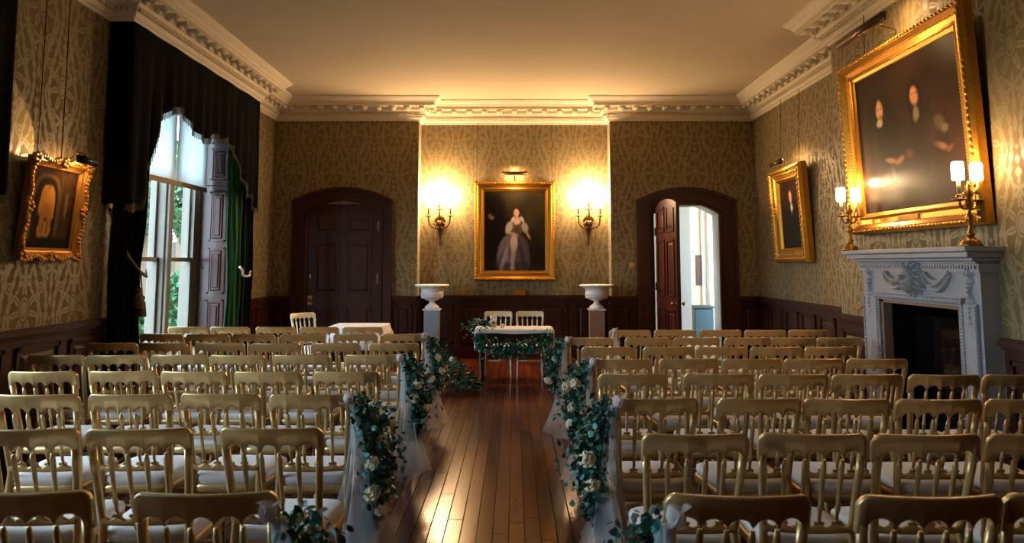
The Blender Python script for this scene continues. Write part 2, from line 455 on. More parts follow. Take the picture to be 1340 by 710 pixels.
# ---------------------------------------------------------------- dado panelling
def run(p, q):
    p, q = Vector(p), Vector(q); e = (q-p); L = e.length; e.normalize(); nn = Vector((e.y, -e.x))
    # local x along the run, local -y into the room
    return Matrix(((e.x, -nn.x, 0, p.x), (e.y, -nn.y, 0, p.y), (0, 0, 1, 0), (0, 0, 0, 1))), L
def dado(mb, p, q, h=1.0):
    M, L = run(p, q)
    mb.box(0, L, -.022, 0, 0, h-.05, M)
    mb.box(0, L, -.045, 0, 0, .14, M); mb.box(0, L, -.034, 0, .14, .175, M)
    mb.box(0, L, -.045, 0, h-.075, h-.05, M); mb.box(0, L, -.07, 0, h-.05, h-.015, M); mb.box(0, L, -.055, 0, h-.015, h, M)
    n = max(1, round(L/.62)); w = L/n
    for i in range(n):
        a, b = i*w+.07, (i+1)*w-.07
        if b-a < .08: continue
        for z0, z1 in ((.24, h-.14),):
            for (x0, x1, y0, y1) in ((a, b, z0, z0+.03), (a, b, z1-.03, z1), (a, a+.03, z0, z1), (b-.03, b, z0, z1)):
                mb.box(x0, x1, -.04, 0, y0, y1, M)
            mb.wedge(a+.06, b-.06, -.036, -.02, z0+.06, z1-.06, .03, M)
dp = MB()
for a, b in (((-XW, 10.02), (-XW, YB)), ((-XW, 4.91), (-XW, 6.94)), ((-XW, 1.41), (-XW, 2.19)), ((-XW, YB), (DL-.795, YB)), ((DL+.795, YB), (-1.525, YB)), ((1.525, YB), (DR-.785, YB)), ((DR+.785, YB), (XW, YB)),
             ((-1.525, YR), (1.525, YR)), ((-1.525, YB), (-1.525, YR)), ((1.525, YR), (1.525, YB)),
             ((XW, YB), (XW, BY1)), ((XW, BY1), (BX, BY1)), ((BX, BY1), (BX, 6.80)), ((BX, 5.02), (BX, BY0)), ((BX, BY0), (XW, BY0)), ((XW, BY0), (XW, YF))):
    dado(dp, a, b)
for a, b in WINS:   # low panel under each window
    M, L = run((-XW, a), (-XW, b)); dp.box(0, L, -.02, 0, 0, ZS, M); dp.box(0, L, -.05, .0, ZS-.04, ZS, M)
struct('trim_3', dp, M_dado)

# ---------------------------------------------------------------- doors
def arch_z(x, hw, zs, za): return zs+(za-zs)*(1-(x/hw)**2)
def arch_band(mb, cx, o, i, y0, y1, seg=24):
    hwo, zso, zao = o; hwi, zsi, zai = i
    for sd in (-1, 1): mb.box(*sorted((cx+sd*hwi, cx+sd*hwo)), y0, y1, 0, zsi)
    vs = []; fs = []
    for k in range(seg+1):
        t = -1+2*k/seg
        xo, xi = cx+t*hwo, cx+t*hwi; zo = arch_z(t*hwo, hwo, zso, zao); zi = arch_z(t*hwi, hwi, zsi, zai)
        vs += [(xo, y0, zo), (xi, y0, zi), (xo, y1, zo), (xi, y1, zi)]
    for k in range(seg):
        b = 4*k; fs += [(b, b+4, b+5, b+1), (b+2, b+3, b+7, b+6), (b, b+2, b+6, b+4), (b+1, b+5, b+7, b+3)]
    fs += [(0, 1, 3, 2), (4*seg, 4*seg+2, 4*seg+3, 4*seg+1)]
    mb.add(vs, fs)
    for sd in (-1, 1):
        xo, xi = cx+sd*hwo, cx+sd*hwi
        mb.add([(xi, y0, zsi), (xo, y0, zsi), (xo, y0, zso), (xi, y1, zsi), (xo, y1, zsi), (xo, y1, zso)], [(0, 1, 2), (3, 5, 4), (1, 4, 5, 2)])
def architrave(mb, cx, hwi, zsi, zai, hwo=.79, zso=2.5, zao=2.71):
    f = lambda t: (hwi+(hwo-hwi)*t, zsi+(zso-zsi)*t, zai+(zao-zai)*t)
    arch_band(mb, cx, f(1), f(.78), YB-.085, YB+.0)
    arch_band(mb, cx, f(.78), f(.62), YB-.06, YB+.0)
    arch_band(mb, cx, f(.62), f(.28), YB-.045, YB+.0)
    arch_band(mb, cx, f(.28), f(.16), YB-.07, YB+.0)
    arch_band(mb, cx, f(.16), f(0), YB-.035, YB+.0)
    for sd in (-1, 1):   # plinth blocks
        mb.box(*sorted((cx+sd*hwi, cx+sd*(hwo+.01))), YB-.1, YB-.0, 0, .28)
def leaf(mb, w, zs, za, hingeleft=True, th=.05):
    """panelled arched door leaf, x 0..w, thickness -th..0"""
    hw = w/2; vs = []; fs = []; sg = 16
    top = lambda x: arch_z(x-hw, hw, zs, za)
    for k in range(sg+1):
        x = w*k/sg; vs += [(x, -th, .01), (x, -th, top(x)), (x, 0, .01), (x, 0, top(x))]
    for k in range(sg):
        b = 4*k; fs += [(b, b+4, b+5, b+1), (b+2, b+3, b+7, b+6), (b, b+2, b+6, b+4), (b+1, b+5, b+7, b+3)]
    fs += [(0, 1, 3, 2), (4*sg, 4*sg+2, 4*sg+3, 4*sg+1)]
    mb.add(vs, fs)
    cols = ((.11*w/1.1+.0, hw-.05), (hw+.05, w-.11*w/1.1))
    for ya, yb, sgn in ((-th, -th-.014, 1), (0, .014, -1)):
        lo, hi = min(ya, yb), max(ya, yb)
        for a, b in cols:
            for z0, z1 in ((.22, .84), (1.02, 1.86)):
                for (x0, x1, c, d) in ((a, b, z0, z0+.028), (a, b, z1-.028, z1), (a, a+.028, z0, z1), (b-.028, b, z0, z1)):
                    mb.box(x0, x1, lo, hi, c, d)
                if sgn == 1: mb.wedge(a+.055, b-.055, ya-.012, ya, z0+.055, z1-.055, .03)
            # arched top panel
            z0 = 1.97
            mb.box(a, b, lo, hi, z0, z0+.028)
            for (x0, x1) in ((a, a+.028), (b-.028, b)): mb.box(x0, x1, lo, hi, z0, top((x0+x1)/2)-.13)
            vs = []; fs = []
            for k in range(9):
                x = a+(b-a)*k/8; z = top(x)-.10; vs += [(x, lo, z-.03), (x, lo, z), (x, hi, z-.03), (x, hi, z)]
            for k in range(8):
                q = 4*k; fs += [(q, q+4, q+5, q+1), (q+2, q+3, q+7, q+6), (q, q+2, q+6, q+4), (q+1, q+5, q+7, q+3)]
            fs += [(0, 1, 3, 2), (32, 34, 35, 33)]
            mb.add(vs, fs)
            if sgn == 1: mb.wedge(a+.055, b-.055, ya-.012, ya, z0+.055, min(top(a), top(b))-.16, .025)
# closed left door
a1 = MB(); architrave(a1, DL, .575, 2.30, 2.49); 
d1 = struct('door_1', a1, M_mahog)
l1 = MB(); leaf(l1, 1.15, 2.30, 2.488); lo = l1.build('door_leaf', M_mahog, d1); lo.location = (DL-.575, YB+.09, 0)
hb = MB()
hb.turned((.07, -.05, .93), (.07, -.12, .93), [(0, .03), (.15, .012), (.6, .012), (.7, .028), (.9, .03), (1, .018)], 12)
hb.box(.035, .105, -.058, -.05, .86, 1.0)
hb.build('door_handle', M_brass, lo)
kb = MB(); kb.turned((.07, -.056, 1.3), (.07, -.056, 1.0), [(0, .004), (.3, .006), (1, .004)], 6); kb.box(.055, .085, -.058, -.05, 1.28, 1.34); kb.build('bolt', M_brass, lo)
for z in (.45, 1.27, 2.1):
    h = MB(); h.turned((1.145, -.062, z-.09), (1.145, -.062, z+.09), [(0, .006), (.05, .011), (.95, .011), (1, .006)], 8); h.box(1.11, 1.145, -.056, -.05, z-.075, z+.075); h.build('hinge', M_brass, lo)
# open right door
a2 = MB(); architrave(a2, DR, .515, 2.28, 2.46)
d2 = struct('door_2', a2, M_mahog)
jm = MB()
arch_band(jm, DR, (.5345, 2.36, 2.50), (.510, 2.28, 2.455), YB+.002, YB+.37)
jm.build('door_lining', M_white, d2)
l2 = MB(); leaf(l2, .97, 2.38, 2.47); lo2 = l2.build('door_leaf', M_mahog, d2)
lo2.location = (DR-.505+.055, YB-.09, 0); lo2.rotation_euler = (0, 0, -math.radians(83.5))
hb = MB()
for s, y in ((-1, -.05), (1, 0)):
    hb.turned((.90, y, .93), (.90, y+s*.075, .93), [(0, .03), (.15, .012), (.6, .012), (.7, .028), (.9, .03), (1, .018)], 12)
hb.build('door_handle', M_brass, lo2)
for z in (.4, 1.15, 2.0):
    h = MB(); h.turned((-.03, -.03, z-.08), (-.03, -.03, z+.08), [(0, .008), (.05, .014), (.95, .014), (1, .008)], 8); h.box(-.09, .0, -.045, -.02, z-.06, z+.06); h.build('hinge', M_bronze, lo2)

# ---------------------------------------------------------------- room beyond the open door
fc = MB(); fc.box(.3, 6.5, YB+.35, 16.0, -.12, 0); struct('floor_corridor', fc, mat('corridor_floor', lin(120, 100, 84), .5, var=.1))
cc = MB(); cc.box(.3, 6.5, YR+.42, 16.0, 3.2, 3.35); struct('ceiling_corridor', cc, M_white)
wc = MB(); wc.box(1.4, 3.11, 12.95, 13.25, 0, 3.2); struct('wall_corridor_partition', wc, M_white)
wc = MB(); wc.box(.3, 6.5, 15.2, 15.4, 0, 3.2); wc.box(6.3, 6.5, YB+.5, 15.4, 0, 3.2)
struct('wall_corridor_back', wc, M_beige)
wc = MB(); holed(wc, YR+.42, 13.4, 0, 3.2, [(12.3, 12.8, 1.0, 2.2)], lambda m, a, b, c, d: m.box(.3, .5, a, b, c, d))
holed(wc, 13.4, 15.2, 0, 3.2, [(13.9, 14.6, 1.0, 2.3)], lambda m, a, b, c, d: m.box(.3, .5, a, b, c, d)); struct('wall_corridor_left', wc, M_white)
wj = MB(); wj.box(3.95, 4.16, 14.9, 15.2, 0, 3.2); wj.box(3.86, 3.95, 15.1, 15.2, 0, 3.2); struct('trim_4', wj, M_white)
t = thing('framed_picture', 'small dark red framed picture in the room beyond the open door', 'picture', (3.81, 15.19, 1.06))
fr = MB(); fr.box(-.06, .07, -.03, 0, 0, .62); fr.build('frame', mat('dark_red_frame', lin(70, 26, 20), .5), t)
fr = MB(); fr.box(-.04, .05, -.034, -.028, .04, .58); fr.build('canvas', mat('dim_picture', lin(88, 50, 38), .6, var=.4, scale=9), t)
t = thing('storage_bin', 'teal blue covered bin seen through the open door', 'bin', (3.60, 14.2, 0))
sb = MB(); sb.wedge(-.2, .17, -.25, .15, 0, .66, .01); sb.build('body', mat('teal_plastic', (.006, .035, .05, 1), .45), t, bevel=.01)
sb = MB(); sb.box(-.22, .19, -.27, .17, .66, .71); sb.build('lid', mat('teal_lid', (.004, .02, .03, 1), .5), t, bevel=.01)

# ---------------------------------------------------------------- windows
def window(idx, a, b, blinds=True, shutters=True):
    xg = -XW-.52
    fr = MB(); w = (b-a)
    fr.box(xg-.06, xg+.06, a, a+.07, ZS, ZH); fr.box(xg-.06, xg+.06, b-.07, b, ZS, ZH); fr.box(xg-.08, xg+.05, b-.20, b-.06, ZS, ZH); fr.box(xg-.08, xg+.05, a+.06, a+.20, ZS, ZH)
    fr.box(xg-.06, xg+.06, a, b, ZS, ZS+.08); fr.box(xg-.06, xg+.06, a, b, ZH-.08, ZH)
    o = struct('window_%d' % idx, fr, M_winfr)
    cut = [a+.07+(w-.14)*f for f in (1/3, 2/3)]
    for c in cut:
        mb = MB(); mb.box(xg-.10, xg+.10, c-.075, c+.075, ZS+.08, ZH-.08); mb.box(xg+.10, xg+.14, c-.05, c+.05, ZS+.08, ZH-.08)
        mb.build('mullion', M_winfr, o, bevel=.01)
    edges = [a+.20, cut[0]-.075, cut[0]+.075, cut[1]-.075, cut[1]+.075, b-.20]
    for i in range(3):
        p, q = edges[2*i], edges[2*i+1]
        mb = MB()
        for z0, z1, dx in ((ZS+.08, 1.58, .02), (1.53, ZH-.08, -.02)):
            mb.box(xg+dx-.02, xg+dx+.02, p, p+.045, z0, z1); mb.box(xg+dx-.02, xg+dx+.02, q-.045, q, z0, z1)
            mb.box(xg+dx-.02, xg+dx+.02, p, q, z0, z0+.05); mb.box(xg+dx-.02, xg+dx+.02, p, q, z1-.05, z1)
        s_ = mb.build('sash', M_winfr, o)
        gm = MB(); gm.box(xg+.018, xg+.022, p+.045, q-.045, ZS+.13, 1.53); gm.box(xg-.022, xg-.018, p+.045, q-.045, 1.58, ZH-.13); gm.build('pane', M_glass, s_)
        if blinds:
            bl = thing('roller_blind', 'white roller blind, %s of the row of three' % ('nearest the camera', 'middle one', 'nearest the back wall')[i]+(' in the far window' if idx == 1 else ' in window %d' % idx), 'blind', (xg+.17, (p+q)/2, 2.47), 0, 'roller blinds at the tall windows')
            hw_ = (q-p)/2+.055
            bm = MB(); bm.grid(lambda u, v: (0, -hw_+2*hw_*u, .05+(ZH-2.52-.07)*v), 6, 6); bm.build('blind_cloth', M_blind, bl, solid=.002)
            bm = MB(); bm.box(-.012, .012, -hw_, hw_, -.01, .05); bm.build('bottom_rail', M_rail, bl)
            bm = MB(); bm.turned((0, -hw_, ZH-2.50), (0, hw_, ZH-2.50), [(0, .03), (1, .03)], 12); bm.build('roller', M_rail, bl)
    # panelled reveals
    if shutters:
        for y, s in ((b, -1), (a, 1)):
            sh = MB()
            M = Matrix(((1.3, 0, 0, -XW-.43), (0, -s, 0, y+s*.0), (0, 0, 1, 0), (0, 0, 0, 1)))   # local x along reveal depth, -y toward opening
            for z0, z1, ps in ((ZS, 2.555, ((.52, 1.02), (1.10, 1.72), (1.80, 2.48))), (2.57, ZH, ((2.64, 3.08), (3.14, 3.48)))):
                sh.box(0, .33, -.045, 0, z0, z1, M)
                for c, d in ps:
                    for (x0, x1, e, f) in ((.075, .255, c, c+.02), (.075, .255, d-.02, d), (.075, .095, c, d), (.235, .255, c, d)): sh.box(x0, x1, -.058, -.04, e, f, M)
                    sh.wedge(.11, .22, -.06, -.045, c+.04, d-.04, .015, M)
                    sh.wedge(.13, .20, -.072, -.058, c+.08, d-.08, .012, M)
            so = sh.build('shutter', M_shut, o)
            kn = MB(); kn.ball((-XW-.03, y+s*.07, 1.45), .014); kn.ball((-XW-.40, y+s*.07, 1.45), .014); kn.build('shutter_knob', M_brass, so)
    # stone surround outside
    ob = MB(); ob.box(xg-.2, xg-.1, a-.1, a+.02, ZS-.1, ZH); ob.box(xg-.2, xg-.1, b-.02, b+.1, ZS-.1, ZH); ob.box(xg-.2, xg-.1, a, b, ZS-.12, ZS)
    ob.build('stone_surround', M_stone, o)
    lt = bpy.data.lights.new('daylight_portal', 'AREA'); lt.shape = 'RECTANGLE'; lt.size = (b-a); lt.size_y = ZH-ZS; lt.cycles.is_portal = True
    l = bpy.data.objects.new('daylight_portal', lt); COL.objects.link(l); l.location = (xg-.4, (a+b)/2, (ZS+ZH)/2)
    l.rotation_euler = Vector((1, 0, 0)).to_track_quat('-Z', 'Z').to_euler()
    return o
window(1, *WINS[0])
window(2, *WINS[1], blinds=False)
window(3, *WINS[2], blinds=False)

# drapes -------------------------------------------------------------------
def drape(name, m, p, q, z0, z1, pinch, ztie, n, amp, label, side):
    """pleated curtain from p to q in plan; pinch gathers toward p at ztie"""
    p, q = Vector(p), Vector(q); e = q-p; L = e.length; e.normalize(); nn = Vector((-e.y, e.x))
    mb = MB()
    def fn(u, v):
        z = z0+(z1-z0)*v
        g = 1-(1-pinch)*math.exp(-((z-ztie)/(.55 if z > ztie else .9))**2)
        s = L*u*g; d = amp*math.sin(2*PI*n*u)*(.8+.4*math.sin(7*u+1))+.01*math.sin(5*z+9*u)
        c = p+e*s+nn*d
        return (c.x, c.y, z)
    mb.grid(fn, n*8, 26)
    o = mb.build(name, m, None, solid=.004); tag(o, label, 'curtain'); return o
drape('curtain', M_velvet, (-3.70, 6.76), (-3.63, 7.20), .02, 3.74, .8, 1.40, 6, .035, 'dark velvet curtain tied back at the near side of the far window', 1)
drape('curtain', M_green, (-3.66, 9.97), (-3.80, 9.66), .02, 3.74, .85, 1.40, 4, .022, 'green curtain lit by daylight at the far side of the far window', -1)
drape('curtain', M_velvet, (-3.62, 10.13), (-3.66, 9.90), .02, 3.74, .95, 1.40, 3, .02, 'dark outer curtain beyond the green one at the far window', 1)
drape('curtain', M_velvet, (-3.70, 5.09), (-3.63, 4.60), .02, 3.74, .72, 1.25, 7, .035, 'dark curtain at the left edge before the small gilt framed painting', 1)
drape('curtain', M_velvet, (-3.70, 2.0), (-3.63, 2.45), .02, 3.74, .72, 1.25, 6, .035, 'dark curtain beside the nearest window on the left', 1)

def valance(name, y0, y1, prof, label):
    t = thing(name, label, 'valance', (LX, y0, 3.77)); L = y1-y0
    def low(s):
        for (a, za), (b, zb) in zip(prof, prof[1:]):
            if a <= s <= b:
                k = (s-a)/(b-a); k = k*k*(3-2*k); return za+(zb-za)*k
        return prof[-1][1]
    # small scallops riding on the big profile
    lowf = lambda s: low(s)-3.77-.035*abs(math.sin(s*PI*3.1))
    mb = MB()
    mb.grid(lambda u, v: (.02+.022*math.sin(u*L*26)*(1-v)+.01*math.sin(u*L*9), u*L, lowf(u*L)*(1-v)), 150, 14)
    for yy in (0, L):
        zb = lowf(yy); mb.grid(lambda u, v, yy=yy, zb=zb: (-.2+.22*u, yy, zb*(1-v)), 4, 6)
    mb.build('valance_cloth', M_velvet, t, solid=.004)
    fb_ = MB(); k = 0
    while k < L:
        z = lowf(k); x = .02+.022*math.sin(k*26)+.01*math.sin(k*9); l = .055+.02*random.random()
        fb_.box(x-.003, x+.003, k, k+.006, z-l, z+.02); k += .014
    fb_.build('fringe', M_fringe, t)
    return t
valance('valance', 6.72, 10.15, [(0, 2.05), (.28, 2.10), (.42, 2.50), (.62, 3.02), (.85, 3.16), (1.10, 3.17), (1.35, 3.02), (1.62, 2.96), (2.0, 3.06), (2.35, 3.05), (2.62, 2.94), (2.78, 2.7), (3.05, 2.5), (3.43, 2.3)],
        'dark swagged valance with fringe over the far left window')
valance('valance', 1.95, 5.12, [(0, 1.9), (.3, 2.0), (.6, 2.8), (1.2, 3.1), (1.7, 3.0), (2.1, 3.1), (2.6, 2.8), (2.9, 2.2), (3.17, 2.0)],
        'dark swagged valance with fringe over the nearest left window')
def tieback(y, z, label, s=1):
    t = thing('curtain_tieback', label, 'tieback', (-3.60, y, z))
    mb = MB(); pts = [(-.20, -.12*s, .62), (-.16, -.10*s, .45), (-.06, -.03*s, .18), (.05, .02, .02), (.04, .12*s, -.01), (-.02, .24*s, .04)]
    mb.tube(pts, .014, 8); mb.tube([(x+.01, yy+.012*(-1)**i, zz-.014) for i, (x, yy, zz) in enumerate(pts)], .012, 8)
    mb.build('rope', M_rope, t)
    for dy, dz in ((0, -.12), (.06*s, -.2)):
        tb = MB(); tb.tube([(.05, dy*.3, .02), (.055, dy, dz)], .006, 6)
        tb.turned((.055, dy, dz), (.055, dy, dz-.2), [(0, .006), (.05, .024), (.16, .026), (.24, .014), (.32, .03), (1, .045)], 12); tb.build('tassel', M_rope, t)
tieback(6.98, 1.40, 'gold rope tieback with tassels on the dark curtain beside the gilt painting')
tb2 = MB(); tb2.tube([(-3.60+.02*math.sin(k), 9.64+.04*k, 1.46-.10*math.sin(PI*k/12)-.004*k) for k in range(13)], .014, 8)
tag(tb2.build('curtain_tieback', M_linen), 'white cord tieback around the green curtain', 'tieback')

# garden outside -------------------------------------------------------------
gd = MB(); gd.box(-40, -XW-.6, -20, 45, -.4, -.3); struct('ground', gd, mat('lawn', (.025, .05, .018, 1), .9, var=.3, scale=.8))
def leaves(mb, n, fn, size, rnd, flat=False):
    """n folded leaves; fn() gives a point and a direction"""
    for _ in range(n):
        c, d = fn(); c = Vector(c); d = Vector(d).normalized()
        s = size*rnd.uniform(.6, 1.25); q = d.to_track_quat('Y', 'Z') @ Matrix.Rotation(rnd.uniform(0, 6.28), 3, 'Y').to_quaternion()
        pts = [(0, 0, 0), (-.36*s, .38*s, .08*s), (-.28*s, .8*s, .06*s), (0, 1.05*s, -.04*s), (.28*s, .8*s, .06*s), (.36*s, .38*s, .08*s), (0, .5*s, 0)]
        mb.add([c+q @ Vector(p) for p in pts], [(0, 6, 1), (1, 6, 2), (2, 6, 3), (3, 6, 4), (4, 6, 5), (5, 6, 0)], True)
def tree(loc, h, r, zc, n, label, seed, name='tree', grp=None):
    rn = random.Random(seed); t = thing(name, label, name.replace('_', ' '), loc, 0, grp)
    if name == 'tree':
        tm = MB(); tm.turned((0, 0, 0), (0, 0, zc), [(0, .16), (.3, .12), (1, .07)], 10)
        for k in range(6):
            a = rn.uniform(0, 6.28); tm.tube([(0, 0, zc*.55+.2*k), (math.cos(a)*r*.35, math.sin(a)*r*.35, zc*.8+.2*k), (math.cos(a)*r*.7, math.sin(a)*r*.7, zc+.15*k)], [.06, .04, .015], 6)
        tm.build('trunk', mat('bark', lin(96, 78, 60), .9, var=.3), t)
    mb = MB()
    def f():
        while True:
            p = Vector((rn.uniform(-1, 1), rn.uniform(-1, 1), rn.uniform(-1, 1)))
            if .35 < p.length < 1 and math.sin(p.x*7+seed)+math.sin(p.y*8)+math.sin(p.z*7+2*seed) > -.6: break
        return (p.x*r, p.y*r, zc+p.z*h/2), (rn.uniform(-1, 1), rn.uniform(-1, 1), rn.uniform(-1, .5))
    leaves(mb, n, f, .2, rn); mb.build('foliage', M_gleaf, t, recalc=False)['kind'] = 'stuff'
    return t
M_gleaf = mat('garden_leaf', (.016, .075, .014, 1), .5, island=.5)
tree((-8.3, 16.5, -.3), 2.6, 1.35, 3.5, 1700, 'leafy green tree beyond the window, by the left pane', 3)
tree((-11.4, 25.0, -.3), 3.2, 1.5, 4.6, 1300, 'leafy green tree behind the bush outside the window', 5)
tree((-9.3, 20.6, -.3), 1.9, 1.05, .7, 1200, 'low clipped green bush outside the window', 8, 'bush')
tree((-6.9, 12.7, -.3), 1.5, .55, .55, 700, 'low green bush close outside the left window panes', 9, 'bush')
gw = MB(); gw.box(-20, -4.4, 26.8, 27.2, -.3, 2.3); tag(gw.build('garden_wall', mat('pale_wall', (.085, .075, .055, 1), .9, var=.12, scale=2)), 'pale garden wall behind the trees outside the window', 'wall')

# ---------------------------------------------------------------- pictures
def frame_loft(mb, w, h, prof):
    """prof: (inset from outer edge, depth forward); frame centred on x, from z=0"""
    rings = []
    for i, d in prof: rings.append([(-w/2+i, -d, i), (w/2-i, -d, i), (w/2-i, -d, h-i), (-w/2+i, -d, h-i)])
    for a, b in zip(rings, rings[1:]):
        for k in range(4): mb.add([a[k], a[(k+1) % 4], b[(k+1) % 4], b[k]], [(0, 1, 2, 3)])
    mb.add([(-w/2, 0, 0), (w/2, 0, 0), (w/2, 0, h), (-w/2, 0, h)], [(0, 3, 2, 1)])
def beads(mb, w, h, inset, depth, step, r, tilt=0):
    x0, x1, z0, z1 = -w/2+inset, w/2-inset, inset, h-inset
    n = max(2, round((x1-x0)/step)); m_ = max(2, round((z1-z0)/step))
    for k in range(n+1):
        x = x0+(x1-x0)*k/n
        for z in (z0, z1): mb.ball((x, -depth, z), (r*1.3, r*.8, r*.8), 6, 4)
    for k in range(1, m_):
        z = z0+(z1-z0)*k/m_
        for x in (x0, x1): mb.ball((x, -depth, z), (r*.8, r*.8, r*1.3), 6, 4)
def blend(c, d, k): return tuple(a+(b-a)*k for a, b in zip(c, d))
def paint(layers, bg, seed):
    from mathutils import noise
    def f(u, v):
        w = noise.noise((u*9, v*9, seed))*.012; w2 = noise.noise((u*9, v*9, seed+5))*.012
        c = bg(u, v); gr = noise.noise((u*4, v*4, seed+9)); c = tuple(x*(1+.25*gr) for x in c)
        for (cx, cy, rx, ry, ang, col, soft, op, *e) in layers:
            a = math.radians(ang); dx, dy = u+w-cx, v+w2-cy
            x = dx*math.cos(a)+dy*math.sin(a); y = -dx*math.sin(a)+dy*math.cos(a)
            e = e[0] if e else 2; d = (abs(x/rx)**e+abs(y/ry)**e)**(1/e); k = max(0, min(1, (1+soft-d)/(2*soft)))
            if k > 0: c = blend(c, col, k*k*(3-2*k)*op)
        return c
    return f
def canvas(parent, x0, x1, z0, z1, y, f, nu, nv, name='canvas', spec=.1, rough=.4):
    mb = MB(); mb.grid(lambda u, v: (x0+(x1-x0)*u, y, z0+(z1-z0)*v), nu, nv)
    m, nt, b = newmat('oil_painting'); at = nt.nodes.new('ShaderNodeAttribute'); at.attribute_name = 'pigment'
    nt.links.new(at.outputs['Color'], b.inputs['Base Color']); b.inputs['Roughness'].default_value = rough; b.inputs['Specular IOR Level'].default_value = spec
    no = nt.nodes.new('ShaderNodeTexNoise'); no.inputs['Scale'].default_value = 60; tc = nt.nodes.new('ShaderNodeTexCoord')
    nt.links.new(tc.outputs['Object'], no.inputs['Vector'])
    bp = nt.nodes.new('ShaderNodeBump'); bp.inputs['Strength'].default_value = .3; bp.inputs['Distance'].default_value = .004
    nt.links.new(no.outputs['Fac'], bp.inputs['Height']); nt.links.new(bp.outputs[0], b.inputs['Normal'])
    o = mb.build(name, m, parent, recalc=False)
    ca = o.data.color_attributes.new('pigment', 'FLOAT_COLOR', 'POINT')
    i = 0
    for j in range(nv+1):
        for k in range(nu+1):
            c = f(k/nu, j/nv); ca.data[i].color = lin(*[max(2, min(255, q)) for q in c]); i += 1
    return o
def wires(parent, xs, h, top, tilt, y=-.02):
    for x in xs:
        mb = MB(); p0 = Vector((x, y, h-.05)); L = top-h
        mb.tube([p0, (x, -math.sin(tilt)*0-.012+L*math.sin(tilt), h+L)], .004, 6); mb.build('hanging_wire', M_wire, parent)
def lamp(parent, x0, x1, y, z, yf, m=None, power=12, r=.028):
    lb = MB(); seg = 9; vs = []; fs = []
    for x in (x0, x1):
        for k in range(seg):
            a = PI*(.33+1.25*k/(seg-1)); vs.append((x, y+r*math.cos(a+0.35*0), z+r*math.sin(a)))
    for k in range(seg-1): fs.append((k, k+1, seg+k+1, seg+k))
    fs += [tuple(range(seg)), tuple(range(seg, 2*seg))]
    lb.add(vs, fs, True); o = lb.build('picture_lamp', m or M_bronze, parent, solid=.003)
    ab = MB(); xm = (x0+x1)/2
    for dx in (0,): ab.tube([(xm+dx, yf, z-.12), (xm+dx, yf+.02, z+.0), (xm+dx, (y+yf)/2, z+.06), (xm+dx, y, z+r)], .007, 6)
    ab.build('lamp_arm', M_bronze, o)
    tb = MB(); tb.turned((x0+.02, y, z), (x1-.02, y, z), [(0, .008), (1, .008)], 8); tb.build('lamp_tube', M_lampstrip, o)
    lt = bpy.data.lights.new('picture_light', 'AREA'); lt.shape = 'RECTANGLE'; lt.size = x1-x0-.04; lt.size_y = .03; lt.energy = power; lt.color = (1, .62, .28)
    l = bpy.data.objects.new('picture_light', lt); COL.objects.link(l); l.parent = parent
    l.location = (xm, y+.004, z-.012); l.rotation_euler = Vector((0, .8, -1)).to_track_quat('-Z', 'X').to_euler()
    return o

BRN = (30, 22, 16)
# A: portrait of a lady, centre of the back wall
tA = thing('gilt_framed_portrait', 'gilt framed full length portrait of a person in a gown between two sconces', 'painting', (0.005, YR-.012, 1.23), 0, None, math.radians(1))
w, h = 1.31, 1.60
mb = MB(); frame_loft(mb, w, h, [(0, 0), (0, .05), (.015, .075), (.04, .085), (.055, .06), (.065, .05), (.10, .04), (.12, .045), (.13, .03), (.16, .022), (.165, .01)])
beads(mb, w, h, .028, .083, .05, .017); beads(mb, w, h, .125, .045, .022, .006)
mb.build('frame', M_gilt, tA)
bgA = lambda u, v: blend((34, 28, 22), (82, 72, 50), max(0, min(1, (u*.9+v*.9-.75))))
LA = [(.16, .80, .17, .16, 0, (30, 20, 17), .4, .9), (.20, .45, .20, .42, 0, (28, 20, 18), .3, .9), (.10, .68, .035, .03, 0, (150, 120, 100), .5, .8), (.14, .665, .03, .02, 30, (190, 180, 160), .6, .5),
      (.80, .18, .25, .14, 0, (30, 26, 24), .4, .8),
      (.42, .19, .21, .28, -14, (124, 110, 112), .12, .95), (.58, .19, .17, .28, 10, (90, 76, 80), .12, .95), (.50, .05, .32, .06, 0, (60, 52, 52), .5, .8),
      (.49, .35, .06, .11, -6, (216, 192, 182), .3, .9), (.47, .15, .04, .17, -3, (176, 156, 152), .5, .8), (.33, .15, .03, .18, -22, (164, 150, 148), .5, .7), (.25, .12, .02, .12, -26, (60, 50, 52), .5, .6), (.62, .2, .03, .2, 14, (48, 42, 46), .6, .6),
      (.54, .55, .085, .11, 0, (110, 84, 76), .15, 1), (.54, .50, .05, .06, 0, (80, 58, 54), .4, .8),
      (.41, .54, .055, .085, -25, (204, 192, 178), .3, .95), (.67, .54, .05, .07, 25, (180, 168, 156), .3, .95), (.49, .455, .08, .022, -14, (206, 160, 130), .4, .9), (.72, .44, .06, .018, -50, (204, 156, 126), .4, .9),
      (.54, .625, .06, .045, 0, (226, 188, 156), .3, 1), (.47, .645, .05, .022, 50, (228, 222, 208), .4, .9), (.62, .645, .05, .022, -50, (228, 222, 208), .4, .9), (.54, .67, .022, .04, 0, (220, 178, 146), .3, 1),
      (.525, .745, .062, .062, 0, (70, 44, 26), .3, 1), (.525, .73, .042, .05, 0, (226, 180, 148), .25, 1), (.515, .715, .012, .006, 0, (170, 80, 66), .5, .8), (.51, .74, .008, .005, 0, (90, 60, 50), .5, .7), (.54, .74, .008, .005, 0, (90, 60, 50), .5, .7), (.46, .03, .03, .012, 0, (190, 170, 150), .5, .8)]
canvas(tA, -w/2+.163, w/2-.163, .163, h-.163, -.012, paint(LA, bgA, 3), 84, 110)
wires(tA, (-.61, .61), h, 3.79-1.23, math.radians(1))
